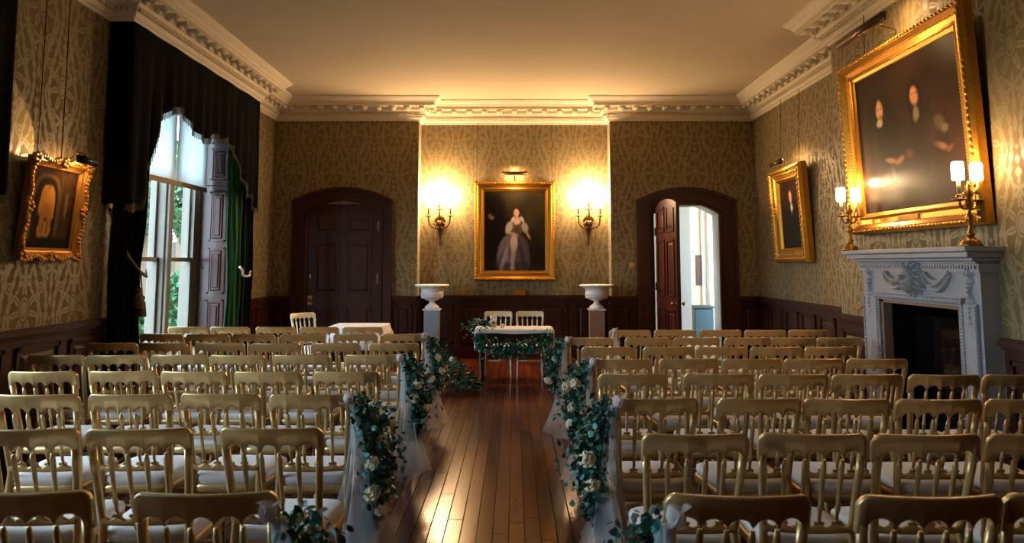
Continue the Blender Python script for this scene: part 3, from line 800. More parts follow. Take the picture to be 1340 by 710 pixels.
lamp(tA, -.2, .2, -.20, h+.115, -.04, power=5)
pq = MB(); pq.wedge(-.105, .105, -.03, 0, 0, .095, .006); tag(pq.build('name_plaque', M_gilt), 'small gilt plaque standing on the dado rail below the portrait', 'plaque').location = (.08, YR-.03, 1.0)

# B: big double portrait over the fireplace
tB = thing('gilt_framed_painting', 'huge gilt framed painting of two people in dark clothes above the fireplace', 'painting', (BX-.015, 6.03, 1.775), -PI/2, None, math.radians(2.6))
w, h = 1.98, 1.62
mb = MB(); frame_loft(mb, w, h, [(0, 0), (0, .06), (.02, .085), (.05, .095), (.075, .07), (.09, .055), (.13, .05), (.15, .055), (.16, .035), (.185, .028), (.19, .012)])
beads(mb, w, h, .03, .093, .05, .018); beads(mb, w, h, .085, .06, .03, .009); beads(mb, w, h, .155, .05, .025, .007)
mb.build('frame', M_gilt, tB)
bgB = lambda u, v: blend((40, 26, 18), (66, 34, 18), max(0, min(1, u-v*.8+.2)))
LB = [(.26, .40, .17, .40, 0, (22, 16, 14), .3, .85), (.62, .38, .17, .42, 0, (46, 29, 22), .25, .9), (.72, .30, .03, .30, -8, (84, 54, 38), .6, .5), (.20, .35, .03, .30, 8, (50, 36, 28), .6, .5), (.50, .12, .5, .14, 0, (44, 26, 16), .5, .7),
      (.245, .735, .055, .10, 0, (26, 17, 13), .3, 1), (.255, .72, .036, .075, 0, (206, 148, 104), .3, 1), (.262, .665, .024, .02, 0, (120, 74, 52), .5, .7), (.245, .625, .034, .03, 0, (198, 172, 138), .35, .9), (.238, .73, .008, .006, 0, (70, 40, 30), .5, .8), (.272, .73, .008, .006, 0, (70, 40, 30), .5, .8),
      (.61, .72, .066, .12, 0, (24, 15, 12), .3, 1), (.575, .62, .028, .10, 0, (28, 17, 13), .3, .9), (.66, .62, .03, .10, 0, (28, 17, 13), .3, .9), (.61, .725, .036, .07, 0, (196, 134, 94), .3, 1), (.61, .60, .03, .05, 0, (168, 148, 120), .45, .8), (.598, .74, .008, .006, 0, (70, 40, 30), .5, .8), (.63, .74, .008, .006, 0, (70, 40, 30), .5, .8),
      (.33, .345, .06, .018, -8, (178, 122, 84), .4, .9), (.42, .335, .05, .02, 14, (178, 122, 84), .4, .9), (.35, .26, .022, .05, 10, (150, 110, 80), .6, .5), (.52, .36, .04, .03, 0, (150, 100, 70), .6, .6),
      (.80, .50, .035, .05, 20, (150, 128, 96), .6, .6), (.84, .46, .03, .025, 0, (176, 154, 118), .5, .7), (.80, .36, .06, .022, -24, (200, 132, 88), .35, .95), (.87, .33, .03, .016, 20, (200, 132, 88), .4, .9), (.72, .45, .06, .14, 12, (70, 42, 30), .6, .6), (.93, .25, .1, .2, 0, (80, 44, 24), .6, .6)]
canvas(tB, -w/2+.188, w/2-.188, .188, h-.188, -.014, paint(LB, bgB, 11), 120, 96, spec=.07, rough=.36)
pm = MB(); pm.wedge(-.16, .16, -.065, -.05, .085, .135, .008); pm.build('plate', M_brass, tB)
wires(tB, (-.55,), h, 3.79-1.775, math.radians(2.6))
lamp(tB, -.35, .45, -.34, h+.06, -.06, power=5, r=.036)

# C: recess portrait
tC = thing('gilt_framed_portrait', 'deep gilt framed portrait of a person in dark coat, right wall past the fireplace', 'painting', (XW-.012, 9.86, 1.52), -PI/2, None, math.radians(3))
w, h = 1.12, 1.30
mb = MB(); frame_loft(mb, w, h, [(0, 0), (0, .07), (.02, .11), (.05, .125), (.08, .11), (.11, .085), (.15, .07), (.17, .075), (.18, .06), (.195, .045), (.20, .03)])
beads(mb, w, h, .05, .12, .06, .022); beads(mb, w, h, .10, .095, .045, .018); beads(mb, w, h, .17, .075, .03, .008); mb.build('frame', M_gilt, tC)
bgC = lambda u, v: (34, 20, 14)
LC = [(.5, .25, .36, .42, 0, (16, 13, 14), .2, .9), (.5, .78, .085, .105, 0, (60, 38, 22), .3, 1), (.5, .755, .068, .09, 0, (210, 148, 104), .25, 1), (.53, .60, .05, .06, 10, (206, 200, 190), .3, 1), (.52, .52, .02, .05, 0, (150, 150, 150), .5, .7), (.475, .77, .012, .008, 0, (80, 50, 36), .5, .8), (.53, .77, .012, .008, 0, (80, 50, 36), .5, .8), (.5, .715, .02, .006, 0, (150, 70, 56), .5, .8)]
canvas(tC, -w/2+.198, w/2-.198, .198, h-.198, -.032, paint(LC, bgC, 20), 50, 64)
pm = MB(); pm.wedge(-.09, .09, -.10, -.08, .10, .15, .006); pm.build('plate', M_brass, tC)
wires(tC, (-.22, .44), h, 3.79-1.52, math.radians(3), -.05)
lamp(tC, -.02, .38, -.25, h+.03, -.12, power=5)

# D: small painting of arches on the left wall, rococo frame
tD = thing('gilt_framed_painting', 'small ornate gilt framed painting of glowing arches on the left wall', 'painting', (-XW+.015, 5.94, 1.545), PI/2, None, math.radians(5))
w, h = .74, .80
mb = MB(); frame_loft(mb, w, h, [(0, 0), (0, .03), (.012, .055), (.03, .06), (.05, .04), (.065, .035), (.072, .04), (.082, .02), (.086, .01)])
rn = random.Random(4)
for k in range(90):    # carved leaves running round the edge
    t_ = k/90*4; s_ = int(t_); f_ = t_-s_
    x, z = ((-w/2+w*f_, 0), (w/2, h*f_), (w/2-w*f_, h), (-w/2, h-h*f_))[s_]
    o_ = .012+.014*math.sin(k*.9); cx_, cz_ = (x-0)*(1-.05)+0, h/2+(z-h/2)*(1-.05)
    mb.ball((cx_+(o_ if abs(x) > w/2-.01 else 0)*(1 if x > 0 else -1), -.055, cz_+(o_ if z in (0, h) else 0)*(1 if z > 0 else -1)), (rn.uniform(.018, .03), .02, rn.uniform(.018, .03)), 6, 5)
for cx_, cz_ in ((-w/2, 0), (w/2, 0), (w/2, h), (-w/2, h), (0, 0), (0, h), (w/2, h/2), (-w/2, h/2)):
    for k in range(5):
        a = k*1.256; mb.ball((cx_*.96+.03*math.cos(a), -.065, h/2+(cz_-h/2)*.96+.03*math.sin(a)), (.026, .02, .018), 6, 5)
mb.build('frame', M_gilt_d, tD)
bgD = lambda u, v: blend((40, 26, 16), (78, 50, 26), max(0, v*.8-.2))
LD = [(.34, .45, .32, .50, 0, (104, 74, 40), .05, .9, 3), (.34, .42, .26, .47, 0, (44, 29, 17), .05, 1, 3), (.37, .46, .17, .34, 0, (196, 134, 58), .05, .95, 3), (.37, .36, .13, .20, 0, (150, 100, 46), .2, .8, 3),
      (.38, .27, .05, .13, 0, (98, 64, 32), .10, .9, 3), (.38, .25, .028, .09, 0, (206, 150, 78), .15, .8, 3), (.37, .15, .12, .03, 0, (186, 134, 70), .35, .9, 3), (.37, .78, .012, .05, 0, (110, 72, 36), .4, .8),
      (.78, .52, .14, .44, 0, (60, 40, 24), .1, .8, 4), (.80, .56, .035, .17, 0, (120, 88, 52), .3, .7, 3), (.66, .5, .012, .46, 0, (96, 66, 38), .4, .8, 4), (.22, .34, .03, .08, 0, (20, 14, 10), .3, .9), (.53, .31, .03, .07, 0, (20, 14, 10), .3, .9), (.5, .04, .6, .10, 0, (24, 16, 12), .4, .85)]
canvas(tD, -w/2+.084, w/2-.084, .084, h-.084, -.012, paint(LD, bgD, 31), 70, 72, spec=.03, rough=.6)
wires(tD, (-.28, .02), h, 3.79-1.53, math.radians(5))
lamp(tD, -.0, .25, -.16, h+.03, -.03, m=M_black, power=1.6, r=.032)
ls = bpy.data.lights.new('lamp_spill', 'SPOT'); ls.energy = 9; ls.color = (1, .62, .28); ls.spot_size = math.radians(66); ls.spot_blend = .12; ls.shadow_soft_size = .01
l = bpy.data.objects.new('lamp_spill', ls); COL.objects.link(l); l.parent = tD; l.location = (-.03, -.15, h+.03); l.rotation_euler = Vector((-.34, .16, .10)).to_track_quat('-Z', 'Y').to_euler()

# ---------------------------------------------------------------- sconces
def bulb_light(parent, loc, e, r=.02):
    lt = bpy.data.lights.new('bulb_glow', 'POINT'); lt.energy = e; lt.color = (1, .67, .36); lt.shadow_soft_size = r
    l = bpy.data.objects.new('bulb_glow', lt); COL.objects.link(l); l.parent = parent; l.location = loc; return l
def sconce(x, label):
    t = thing('wall_sconce', label, 'sconce', (x, YR, 2.06), 0, 'sconces either side of the portrait'); t.scale = (1, 1, 1.12)
    b = MB()
    b.turned((0, -.04, -.22), (0, -.04, .10), [(0, .010), (.05, .022), (.12, .012), (.4, .028), (.62, .036), (.7, .05), (1, .06)], 12, sy=.7)
    for k in range(9):
        a = -1.2+2.4*k/8; b.ball((.075*math.sin(a), -.05, .10+.075*math.cos(a)), (.022, .018, .034), 6, 5)
        b.ball((.055*math.sin(a), -.07, .06+.04*math.cos(a)), (.02, .02, .03), 6, 5)
    b.ball((0, -.06, .07), (.05, .04, .06), 10, 8); b.ball((0, -.045, -.23), .016)
    b.turned((0, -.06, .12), (0, -.06, .22), [(0, .03), (.3, .04), (.6, .02), (1, .028)], 10)
    b.build('backplate', M_bronze, t)
    for s, (ex, ey, ez) in ((-1, (-.175, -.17, .17)), (1, (.175, -.17, .17)), (0, (0, -.15, .27))):
        a = MB()
        if s: a.tube([(0, -.06, .04), (s*.05, -.12, .0), (s*.11, -.16, .02), (s*.16, -.17, .06), (ex, ey, ez)], [.012, .011, .010, .010, .012], 8); a.tube([(s*.06, -.12, .02), (s*.09, -.14, .07), (s*.05, -.13, .09)], .007, 6)
        else: a.tube([(0, -.06, .18), (0, -.12, .17), (0, -.15, .21), (0, -.15, .27)], .011, 8)
        a.lathe((ex, ey, ez), [(.008, -.02), (.012, 0), (.05, .008), (.052, .014), (.02, .016), (.02, .03)], 12)
        if s: a.turned((ex, ey, ez-.01), (ex*.95, ey, ez-.10), [(0, .006), (.5, .008), (.8, .013), (1, .004)], 8)
        ao = a.build('arm', M_bronze, t)
        c = MB(); c.lathe((ex, ey, ez), [(.014, .02), (.0145, .12), (.012, .13)], 10); c.build('candle_sleeve', mat('sleeve_brown', lin(110, 84, 56), .6), ao)
        g = MB(); g.lathe((ex, ey, ez+.13), [(.007, 0), (.017, .02), (.021, .05), (.012, .085), (.003, .12)], 10); gb = g.build('bulb', M_bulb, ao)
        gb.visible_shadow = True
        bulb_light(t, (ex, ey-.02, ez+.31), 28, .03)
    return t
sconce(-1.20, 'bronze three-arm wall sconce with lit candle bulbs, on the window side of the portrait')
sconce(1.20, 'bronze three-arm wall sconce with lit candle bulbs, on the open-door side of the portrait')

# ---------------------------------------------------------------- fireplace
FP = thing('fireplace', 'grey white marble fireplace with a carved face and swags, dark hearth opening', 'fireplace', (BX, 5.90, 0))
def fpart(mb, name, m, parent=FP, **k):
    # written in world axes, moved into the fireplace's own frame
    mb.v = [(x-BX, y-5.90, z) for x, y, z in mb.v]; return mb.build(name, m, parent, **k)
# shelf: stepped moulding
sh = MB()
for z0, z1, d, e in ((1.50, 1.52, .16, .0), (1.52, 1.545, .20, .03), (1.545, 1.585, .25, .06), (1.585, 1.62, .28, .09)):
    sh.box(BX-d, BX, 5.06-e, 6.76+e, z0, z1)
fpart(sh, 'mantel_shelf', M_marble, bevel=.006)
BF = BX-.13
fz = MB(); fz.box(BF, BX, 5.06, 6.76, FZ+.04, 1.50); fz.box(BF-.02, BX, 5.04, 6.78, 1.44, 1.50)
k = 5.07
while k < 6.75: fz.box(BF-.035, BF-.015, k, k+.018, 1.465, 1.49); k += .034
fpart(fz, 'frieze', M_marble)
for a, b in ((5.06, 5.30), (6.45, 6.76)):
    j = MB(); j.box(BF, BX, a, b, 0, FZ+.04); j.box(BF-.02, BF, a+.03, b-.03, .16, FZ+.02); j.box(BF-.03, BX, a-.012, b+.012, 0, .15)
    for q in range(46):
        for yy in (a+.045, b-.045): j.ball((BF-.022, yy, .19+q*.0225), (.010, .016, .012), 6, 4)
    fpart(j, 'jamb', M_marble)
# carved inner border above and beside the opening
ib = MB(); ib.box(BF-.028, BF, FY0-.06, FY1+.06, FZ-.0, FZ+.06)
for q in range(44): ib.ball((BF-.03, FY0-.05+q*(FY1-FY0+.1)/43, FZ+.03), (.018, .016, .024), 6, 5)
for yy in (FY0-.012, FY1+.012):
    for q in range(48): ib.ball((BF-.012, yy, .04+q*.0245), (.016, .014, .014), 6, 5)
fpart(ib, 'carved_border', M_pink)
sl = MB()
sl.box(BF+.0, BF+.075, FY1-.035, FY1, 0, FZ); sl.box(BF+.0, BF+.075, FY0, FY0+.035, 0, FZ); sl.box(BF+.0, BF+.075, FY0, FY1, FZ-.03, FZ)
fpart(sl, 'inner_slip', M_marble_b)
fx_ = MB(); fx_.box(XW-.06, XW-.01, FY0+.035, FY1-.035, 0, FZ-.03); fx_.box(BF+.075, XW-.01, FY0+.005, FY0+.03, 0, FZ-.03); fx_.box(BF+.075, XW-.01, FY1-.03, FY1-.005, 0, FZ-.03); fx_.box(BF+.075, XW-.01, FY0+.03, FY1-.03, FZ-.03, FZ-.005); fx_.box(BX+.0, XW-.06, FY0+.04, FY1-.04, 0.001, .02)
fpart(fx_, 'firebox', M_soot)
def relief(name, y0, y1, z0, z1, hf, nu, nv, m=M_pink, base=BF, amp=1.45):
    mb = MB(); vs = []; keep = {}; idx = 0; V = []
    for jj in range(nv+1):
        for ii in range(nu+1):
            y = y0+(y1-y0)*ii/nu; z = z0+(z1-z0)*jj/nv; hgt = hf(y, z)
            V.append((y, z, hgt))
    F = []
    for jj in range(nv):
        for ii in range(nu):
            q = [jj*(nu+1)+ii, jj*(nu+1)+ii+1, (jj+1)*(nu+1)+ii+1, (jj+1)*(nu+1)+ii]
            if max(V[i][2] for i in q) > .001: F.append(q)
    mb.add([(base+.004-max(-.003, hh)*amp, y, z) for y, z, hh in V], F, True)
    return fpart(mb, name, m)
G = lambda x, y, cx, cy, sx, sy: math.exp(-((x-cx)/sx)**2-((y-cy)/sy)**2)
FCY, FCZ = 5.86, 1.385
def face(y, z):
    x = -(y-FCY)/.115; v = (z-FCZ)/.125      # x to viewer's right
    r = math.sqrt(x*x*1.05+v*v); hair = 0
    th = math.atan2(v, x)
    R = 1.18+.10*math.sin(9*th)+.05*math.sin(17*th)
    if r > R: return 0
    hh = .025+.022*(1-(r/R)**2)+.016*math.sin(th*14+6*r)*(1 if r > .72 else 0)
    hx, hv = x/.70, (v+.05)/.85; rr = hx*hx+hv*hv
    if rr < 1:
        hh = max(hh*.8, .045+.055*math.sqrt(1-rr))
        hh += .045*G(x, v, 0, -.12, .11, .22)+.022*G(x, v, 0, -.26, .17, .08)       # nose
        hh -= .045*(G(x, v, .27, .07, .16, .11)+G(x, v, -.27, .07, .16, .11))       # sockets
        hh += .022*(G(x, v, .27, .05, .09, .05)+G(x, v, -.27, .05, .09, .05))       # eyelids
        hh += .012*G(x, v, 0, .24, .5, .06)                                         # brow
        hh += .020*G(x, v, 0, -.43, .18, .035)+.018*G(x, v, 0, -.55, .15, .035)-.022*G(x, v, 0, -.49, .19, .022)
        hh += .014*G(x, v, 0, -.68, .16, .10)+.008*(G(x, v, .35, -.2, .15, .2)+G(x, v, -.35, -.2, .15, .2))
    if v > .62: hh += .012*abs(math.sin(x*9))
    return hh
relief('carved_face', FCY-.16, FCY+.16, 1.225, 1.545, face, 70, 90)
def swag(yc, hw):
    def f(y, z):
        t_ = (y-yc)/hw
        if abs(t_) > 1: return 0
        sag = 1-t_*t_; top = 1.455-.07*sag; bot = 1.42-.135*sag-.02*abs(t_)
        if not bot < z < top: return 0
        k = (z-bot)/(top-bot); return .012+.030*math.sin(PI*min(1, k*1.0))*(.5+.5*sag)+.010*math.sin(k*PI*5)
    return f
for yc in (FCY-.30, FCY+.30): relief('carved_swag', yc-.17, yc+.17, 1.26, 1.47, swag(yc, .165), 50, 50)
def drop(yc):
    def f(y, z):
        a = (y-yc); 
        if z > 1.40: r = math.hypot(a, z-1.44); return .03*max(0, 1-(r/.045)**2)+.008*math.sin(math.atan2(a, z-1.44)*6) if r < .045 else 0
        wd = .03+.02*math.sin((1.42-z)*42); 
        return .026*max(0, 1-(a/wd)**2)+.006*math.sin(z*180) if abs(a) < wd else 0
    return f
for yc in (5.17, 6.62): relief('carved_drop', yc-.06, yc+.06, 1.06, 1.49, drop(yc), 20, 70)
hs = MB(); hs.box(2.85, BX-.16, 4.95, 6.85, .0, .03); tag(hs.build('hearth_slab', M_marble_b, bevel=.005), 'brown marble hearth slab on the floor before the fireplace', 'hearth')
# dark glazed fire screen
fs_ = thing('fire_screen', 'black glossy screen standing inside the fireplace opening', 'fire screen', (BX+.13, 5.87, 0.021))
q = MB(); q.box(-.012, .012, -.50, .50, .03, 1.05); q.build('panel', mat('black_glass', lin(12, 13, 15), .08), fs_)
for s in (-1, 1):
    q = MB(); q.box(-.06, .06, s*.4-.02, s*.4+.02, 0, .03); q.build('foot', M_black, fs_)
# brass bell crank on the chimney breast
bc = thing('bell_crank', 'small brass bell lever on the wall left of the fireplace', 'bell', (BX, 6.98, 1.10))
q = MB(); q.lathe((0, 0, 0), [(.03, 0), (.03, .01)], 14, Matrix.Rotation(-PI/2, 4, 'Y')); q.box(-.014, 0, -.022, .022, -.06, .08); q.build('plate', M_brass, bc)
q = MB(); q.tube([(-.02, 0, 0), (-.06, 0, -.01), (-.075, .03, -.02), (-.075, .08, -.02)], .009, 8); q.ball((-.075, .09, -.02), .016); q.build('lever', M_brass, bc)
q = MB(); q.box(-.02, 0, -.018, .018, .19, .27); q.build('upper_catch', M_bronze, bc)
# light switch
sw = thing('light_switch', 'small brass light switch plate on the wall left of the open door', 'switch', (1.85, YB, 1.44))
q = MB(); q.wedge(-.045, .045, -.012, 0, 0, .08, .005); q.build('plate', mat('pale_brass', lin(196, 160, 104), .4, .6), sw)
q = MB(); q.ball((0, -.016, .04), (.008, .01, .012)); q.build('toggle', M_brass, sw)

# ---------------------------------------------------------------- candelabra on the mantel
def candelabrum(x, y, rz, label):
    t = thing('candelabrum', label, 'candelabrum', (x, y, 1.621), rz, 'brass candelabra on the mantelpiece')
    b = MB(); b.lathe((0, 0, 0), [(.072, 0), (.072, .012), (.062, .02), (.064, .03), (.046, .042), (.03, .055), (.018, .07)], 24); b.build('foot', M_brass, t)
    s = MB(); s.lathe((0, 0, 0), [(.018, .065), (.03, .085), (.016, .10), (.013, .14), (.024, .18), (.030, .20), (.014, .225), (.012, .26), (.026, .285), (.032, .305), (.018, .33), (.030, .35), (.034, .37), (.016, .395), (.020, .415), (.010, .43), (.003, .45)], 16); s.build('stem', M_brass, t)
    for sx in (-1, 1):
        a = MB(); a.tube([(0, 0, .29), (sx*.03, 0, .255), (sx*.06, 0, .26), (sx*.082, 0, .29), (sx*.085, 0, .315)], [.010, .009, .008, .008, .009], 8)
        a.lathe((sx*.085, 0, .315), [(.01, -.01), (.045, 0), (.047, .006), (.018, .01), (.02, .035), (.016, .04)], 14); ao = a.build('arm', M_brass, t)
        c = MB(); c.lathe((sx*.085, 0, .35), [(.013, 0), (.013, .12)], 12); c.build('candle', mat('candle_wax', lin(226, 206, 160), .5), ao)
        g = MB(); g.lathe((sx*.085, 0, .455), [(.038, 0), (.040, .02), (.040, .11), (.034, .125)], 18); g.build('candle_shade', M_shade, ao)
        bulb_light(t, (sx*.085, -.075*0, .455+.17), 6, .03)
    return t
candelabrum(3.14, 5.04, math.radians(18), 'two-light brass candelabrum with glowing shades at the near end of the mantel')
candelabrum(3.11, 6.79, math.radians(18), 'two-light brass candelabrum with glowing shades at the far end of the mantel')

# ---------------------------------------------------------------- urns on pedestals
def urn(x, m, lp, lu):
    t = thing('pedestal', lp, 'pedestal', (x, 11.28, 0))
    b = MB(); b.box(-.15, .15, -.15, .15, 0, .10); b.build('base', m, t, bevel=.008)
    b = MB(); b.box(-.112, .112, -.112, .112, .10, .80); b.build('shaft', m, t, bevel=.006)
    b = MB(); b.box(-.13, .13, -.13, .13, .80, .82); b.build('cap', M_urn, t)
    u = thing('urn', lu, 'urn', (x, 11.28, .821))
    b = MB(); b.lathe((0, 0, 0), [(.11, 0), (.11, .03), (.10, .035), (.085, .05), (.05, .075), (.04, .10), (.045, .115), (.055, .12)], 32); b.build('foot', M_urn, u)
    b = MB(); b.lathe((0, 0, 0), [(.055, .12), (.10, .135), (.155, .165), (.175, .20), (.172, .22), (.178, .225), (.17, .235), (.165, .29), (.18, .315), (.25, .335), (.262, .345), (.262, .36), (.245, .365), (.16, .345), (.15, .30), (.02, .28)], 40)
    for k in range(28):
        a = 2*PI*k/28; b.ball((.155*math.cos(a), .155*math.sin(a), .19), (.016, .016, .035), 6, 6)
    b.build('bowl', M_urn, u)
urn(-1.255, M_marble_lit, 'white marble pedestal, bluish window light in its colour, by the wall on the window side', 'white fluted urn on the window-side pedestal')
urn(1.255, M_marble_b, 'brown marble pedestal by the wall on the open-door side', 'white fluted urn on the brown pedestal')

# ---------------------------------------------------------------- chairs
def rail_loft(mb, secs, smooth=True, lean=0, zm=0):
    """secs: list of (x, yc, z0, z1, half thickness) -> rounded slab"""
    vs = []; fs = []; prof_ = [(-1, .12), (-.8, 0), (.8, 0), (1, .12), (1, .88), (.8, 1), (-.8, 1), (-1, .88)]
    for x, yc, z0, z1, ht in secs:
        for a, b in prof_:
            e = min(.006, (z1-z0)*.3); bb = z0+(e if b == .12 else (0 if b == 0 else ((z1-z0)-e if b == .88 else (z1-z0))))
            vs.append((x, yc+a*ht-lean*(bb-zm), bb))
    k = 8
    for i in range(len(secs)-1):
        for j in range(k): fs.append((i*k+j, i*k+(j+1) % k, (i+1)*k+(j+1) % k, (i+1)*k+j))
    fs += [tuple(range(k)), tuple(range((len(secs)-1)*k, len(secs)*k))]
    mb.add(vs, fs, True)
CH_H = .85
def chair_parts(t, mg, ms):
    zt = CH_H
    yb = lambda z: -.11*max(0, (z-.44))/.41*1.0 if z > .44 else -.10*((.44-z)/.44)**1.5     # lean of the posts
    xp = lambda z: .170+.024*(z-.44)/.41 if z > .44 else .170+.012*(.44-z)/.44
    bow = lambda x: -.035*(1-(x/.2)**2)
    # top rail with five arches; its ends turn down into the posts
    secs = []; n = 60; hw = .206
    for i in range(n+1):
        x = -hw+2*hw*i/n; a = abs(x)
        top = zt-.008*(1-(a/hw)**2)*0 - (.028*max(0, (a-.178)/.03)**2)
        if a > .182: low = zt-.115
        else:
            p = (x+.182)/(.364/5); f = p-math.floor(p); arch = math.sqrt(max(0, 1-(2*f-1)**2)); low = zt-.108+.044*arch**.8
        secs.append((x, yb(zt-.05)+bow(x), low, top, .012))
    mb = MB(); rail_loft(mb, secs, lean=.268, zm=zt-.05); mb.build('top_rail', mg, t)
    # lower rail with scallops and little balls
    secs = []; hw = .172; zl = .450
    for i in range(51):
        x = -hw+2*hw*i/50; p = (x+hw)/(2*hw/5); f = p-math.floor(p)
        secs.append((x, yb(.47)+bow(x)*.7, zl, zl+.022+.020*abs(2*f-1)**1.6, .010))
    mb = MB(); rail_loft(mb, secs)
    sp = [-.6*hw*1.0, -.2*hw, .2*hw, .6*hw]
    for x in sp:
        mb.ball((x, yb(.50)+bow(x)*.7, .497), .010, 8, 6)
        for dx in (-.014, .014): mb.ball((x+dx, yb(.48)+bow(x)*.7-.004, .490), .008, 6, 4)
    mb.build('lower_rail', mg, t)
    for x in sp:
        xt = x/.172*.182
        mb = MB(); mb.turned((x, yb(.50)+bow(x)*.7, .500), (xt, yb(.75)+bow(xt), .75), [(0, .007), (.12, .008), (.22, .013), (.25, .008), (.6, .010), (.9, .0115), (1, .0075)], 7, sy=.8); mb.build('spindle', mg, t)
    for s in (-1, 1):
        mb = MB(); zz = [0, .1, .2, .3, .36, .44, .52, .6, .68, .765]
        mb.tube([(s*xp(z), yb(z)+(bow(.195) if z > .6 else 0), z) for z in zz], [.012, .0135, .015, .016, .0175, .017, .016, .016, .016, .0165], 8)
        mb.build('rear_leg', mg, t)
        mb = MB(); mb.turned((s*.165, .36, .345), (s*.178, .385, 0), [(0, .020), (.06, .022), (.1, .013), (.13, .018), (.16, .013), (.3, .018), (.75, .013), (.8, .017), (.84, .011), (1, .010)], 8); mb.build('front_leg', mg, t)
        mb = MB(); mb.turned((s*.172, -.03, .22), (s*.172, .37, .22), [(0, .007), (.5, .011), (1, .007)], 6); mb.build('side_stretcher', mg, t)
    mb = MB(); mb.turned((-.172, .17, .22), (.172, .17, .22), [(0, .007), (.5, .011), (1, .007)], 6); mb.build('cross_stretcher', mg, t)
    mb = MB(); mb.turned((-.17, .372, .24), (.17, .372, .24), [(0, .007), (.5, .011), (1, .007)], 6); mb.build('front_stretcher', mg, t)
    def outline(sc, n=40):
        o = []
        for k in range(n):
            a = 2*PI*k/n; c, s = math.cos(a), math.sin(a); e = .34
            x = math.copysign(abs(c)**e, c); y = math.copysign(abs(s)**e, s)
            w_ = .178+.028*(y+1)/2; o.append((x*w_*sc, .185+y*.205*sc))
        return o
    mb = MB(); vs = []; fs = []; L = [(1, .335), (1.03, .345), (1.03, .368), (1, .378), (.6, .378)]
    for sc, z in L: vs += [(x, y, z) for x, y in outline(sc)]
    for i in range(len(L)-1):
        for k in range(40): fs.append((i*40+k, i*40+(k+1) % 40, (i+1)*40+(k+1) % 40, (i+1)*40+k))
    fs.append(tuple(range(40))[::-1]); mb.add(vs, fs, True); mb.build('seat_frame', mg, t)
    mb = MB(); vs = []; fs = []; L = [(.955, .376), (.985, .386), (1.0, .402), (.98, .417), (.90, .427), (.7, .434), (.4, .438), (.1, .439)]
    for sc, z in L: vs += [(x, y, z) for x, y in outline(sc)]
    for i in range(len(L)-1):
        for k in range(40): fs.append((i*40+k, i*40+(k+1) % 40, (i+1)*40+(k+1) % 40, (i+1)*40+k))
    fs.append(tuple(range(7*40, 8*40))); mb.add(vs, fs, True); mb.build('cushion', ms, t)

RROWS = [(2.16, [.64, 1.18, 1.61, 2.08]), (2.92, [.70, 1.16, 1.59, 2.03, 2.47]), (3.65, [.69, 1.19, 1.62, 2.06, 2.49]), (4.44, [.71, 1.22, 1.66, 2.10, 2.55, 2.98]),
         (5.15, [.74, 1.20, 1.64, 2.07, 2.51]), (5.88, [.73, 1.22, 1.64, 2.07, 2.49]), (6.61, [.68, 1.19, 1.62, 2.08, 2.48, 2.89]), (7.37, [1.15, 1.60, 2.05, 2.49, 2.94])]
LROWS = [(2.19, [-.89, -1.43, -1.88]), (3.00, [-.97, -1.50, -1.95, -2.40]), (3.78, [-1.03, -1.48, -1.94, -2.40]), (4.56, [-1.02, -1.50, -1.95, -2.40, -2.88]), (5.37, [-1.02, -1.54, -1.99, -2.42, -2.88, -3.30]),
         (6.17, [-1.0, -1.48, -1.98, -2.45, -2.91, -3.34]), (6.95, [-1.04, -1.49, -1.98, -2.43, -2.86, -3.30]), (7.72, [-1.58, -2.03, -2.48, -2.95, -3.40])]
ORD = ['next to aisle', 'second from aisle', 'third from aisle', 'fourth from aisle', 'fifth from aisle', 'sixth from aisle']
ROWN = ['nearest row', 'second row from camera', 'third row from camera', 'fourth row from camera', 'fifth row from camera', 'sixth row from camera', 'seventh row from camera', 'farthest row']
proto = None; rn = random.Random(21)
for side, rows in (('right', RROWS), ('left', LROWS)):
    for ri, (Y, xs) in enumerate(rows):
        for ci, x in enumerate(xs):
            o_ = ORD[ci]
            if ri == 7: o_ = o_.replace('next to aisle', 'first from aisle')
            lab = 'gold chair with white cushion, %s, %s, %s block' % (o_, ROWN[ri], side)
            ry = rn.uniform(-.05, .05); yy = Y+.10+rn.uniform(-.015, .015)
            if proto is None:
                proto = thing('banquet_chair', lab, 'chair', (x, yy, 0), ry, 'gold chairs set out in rows'); chair_parts(proto, M_gold, M_seat)
            else: copy_tree(proto, (x, yy, 0), ry, lab)
# ivory chairs behind the signing table, and one by the closed door
pc = thing('ceremony_chair', 'ivory chair behind the signing table, the left one beside the flowers', 'chair', (-.215, 10.06, 0), PI+.03, 'ivory chairs behind the signing table')
chair_parts(pc, M_cream, M_seat); pc.scale = (.93, .93, 1)
copy_tree(pc, (.212, 10.06, 0), PI-.02, 'ivory chair behind the signing table, the right one with clear view')
c3 = copy_tree(pc, (-2.74, 9.80, 0), math.radians(-128), 'ivory chair standing alone at an angle before the closed door'); del c3['group']

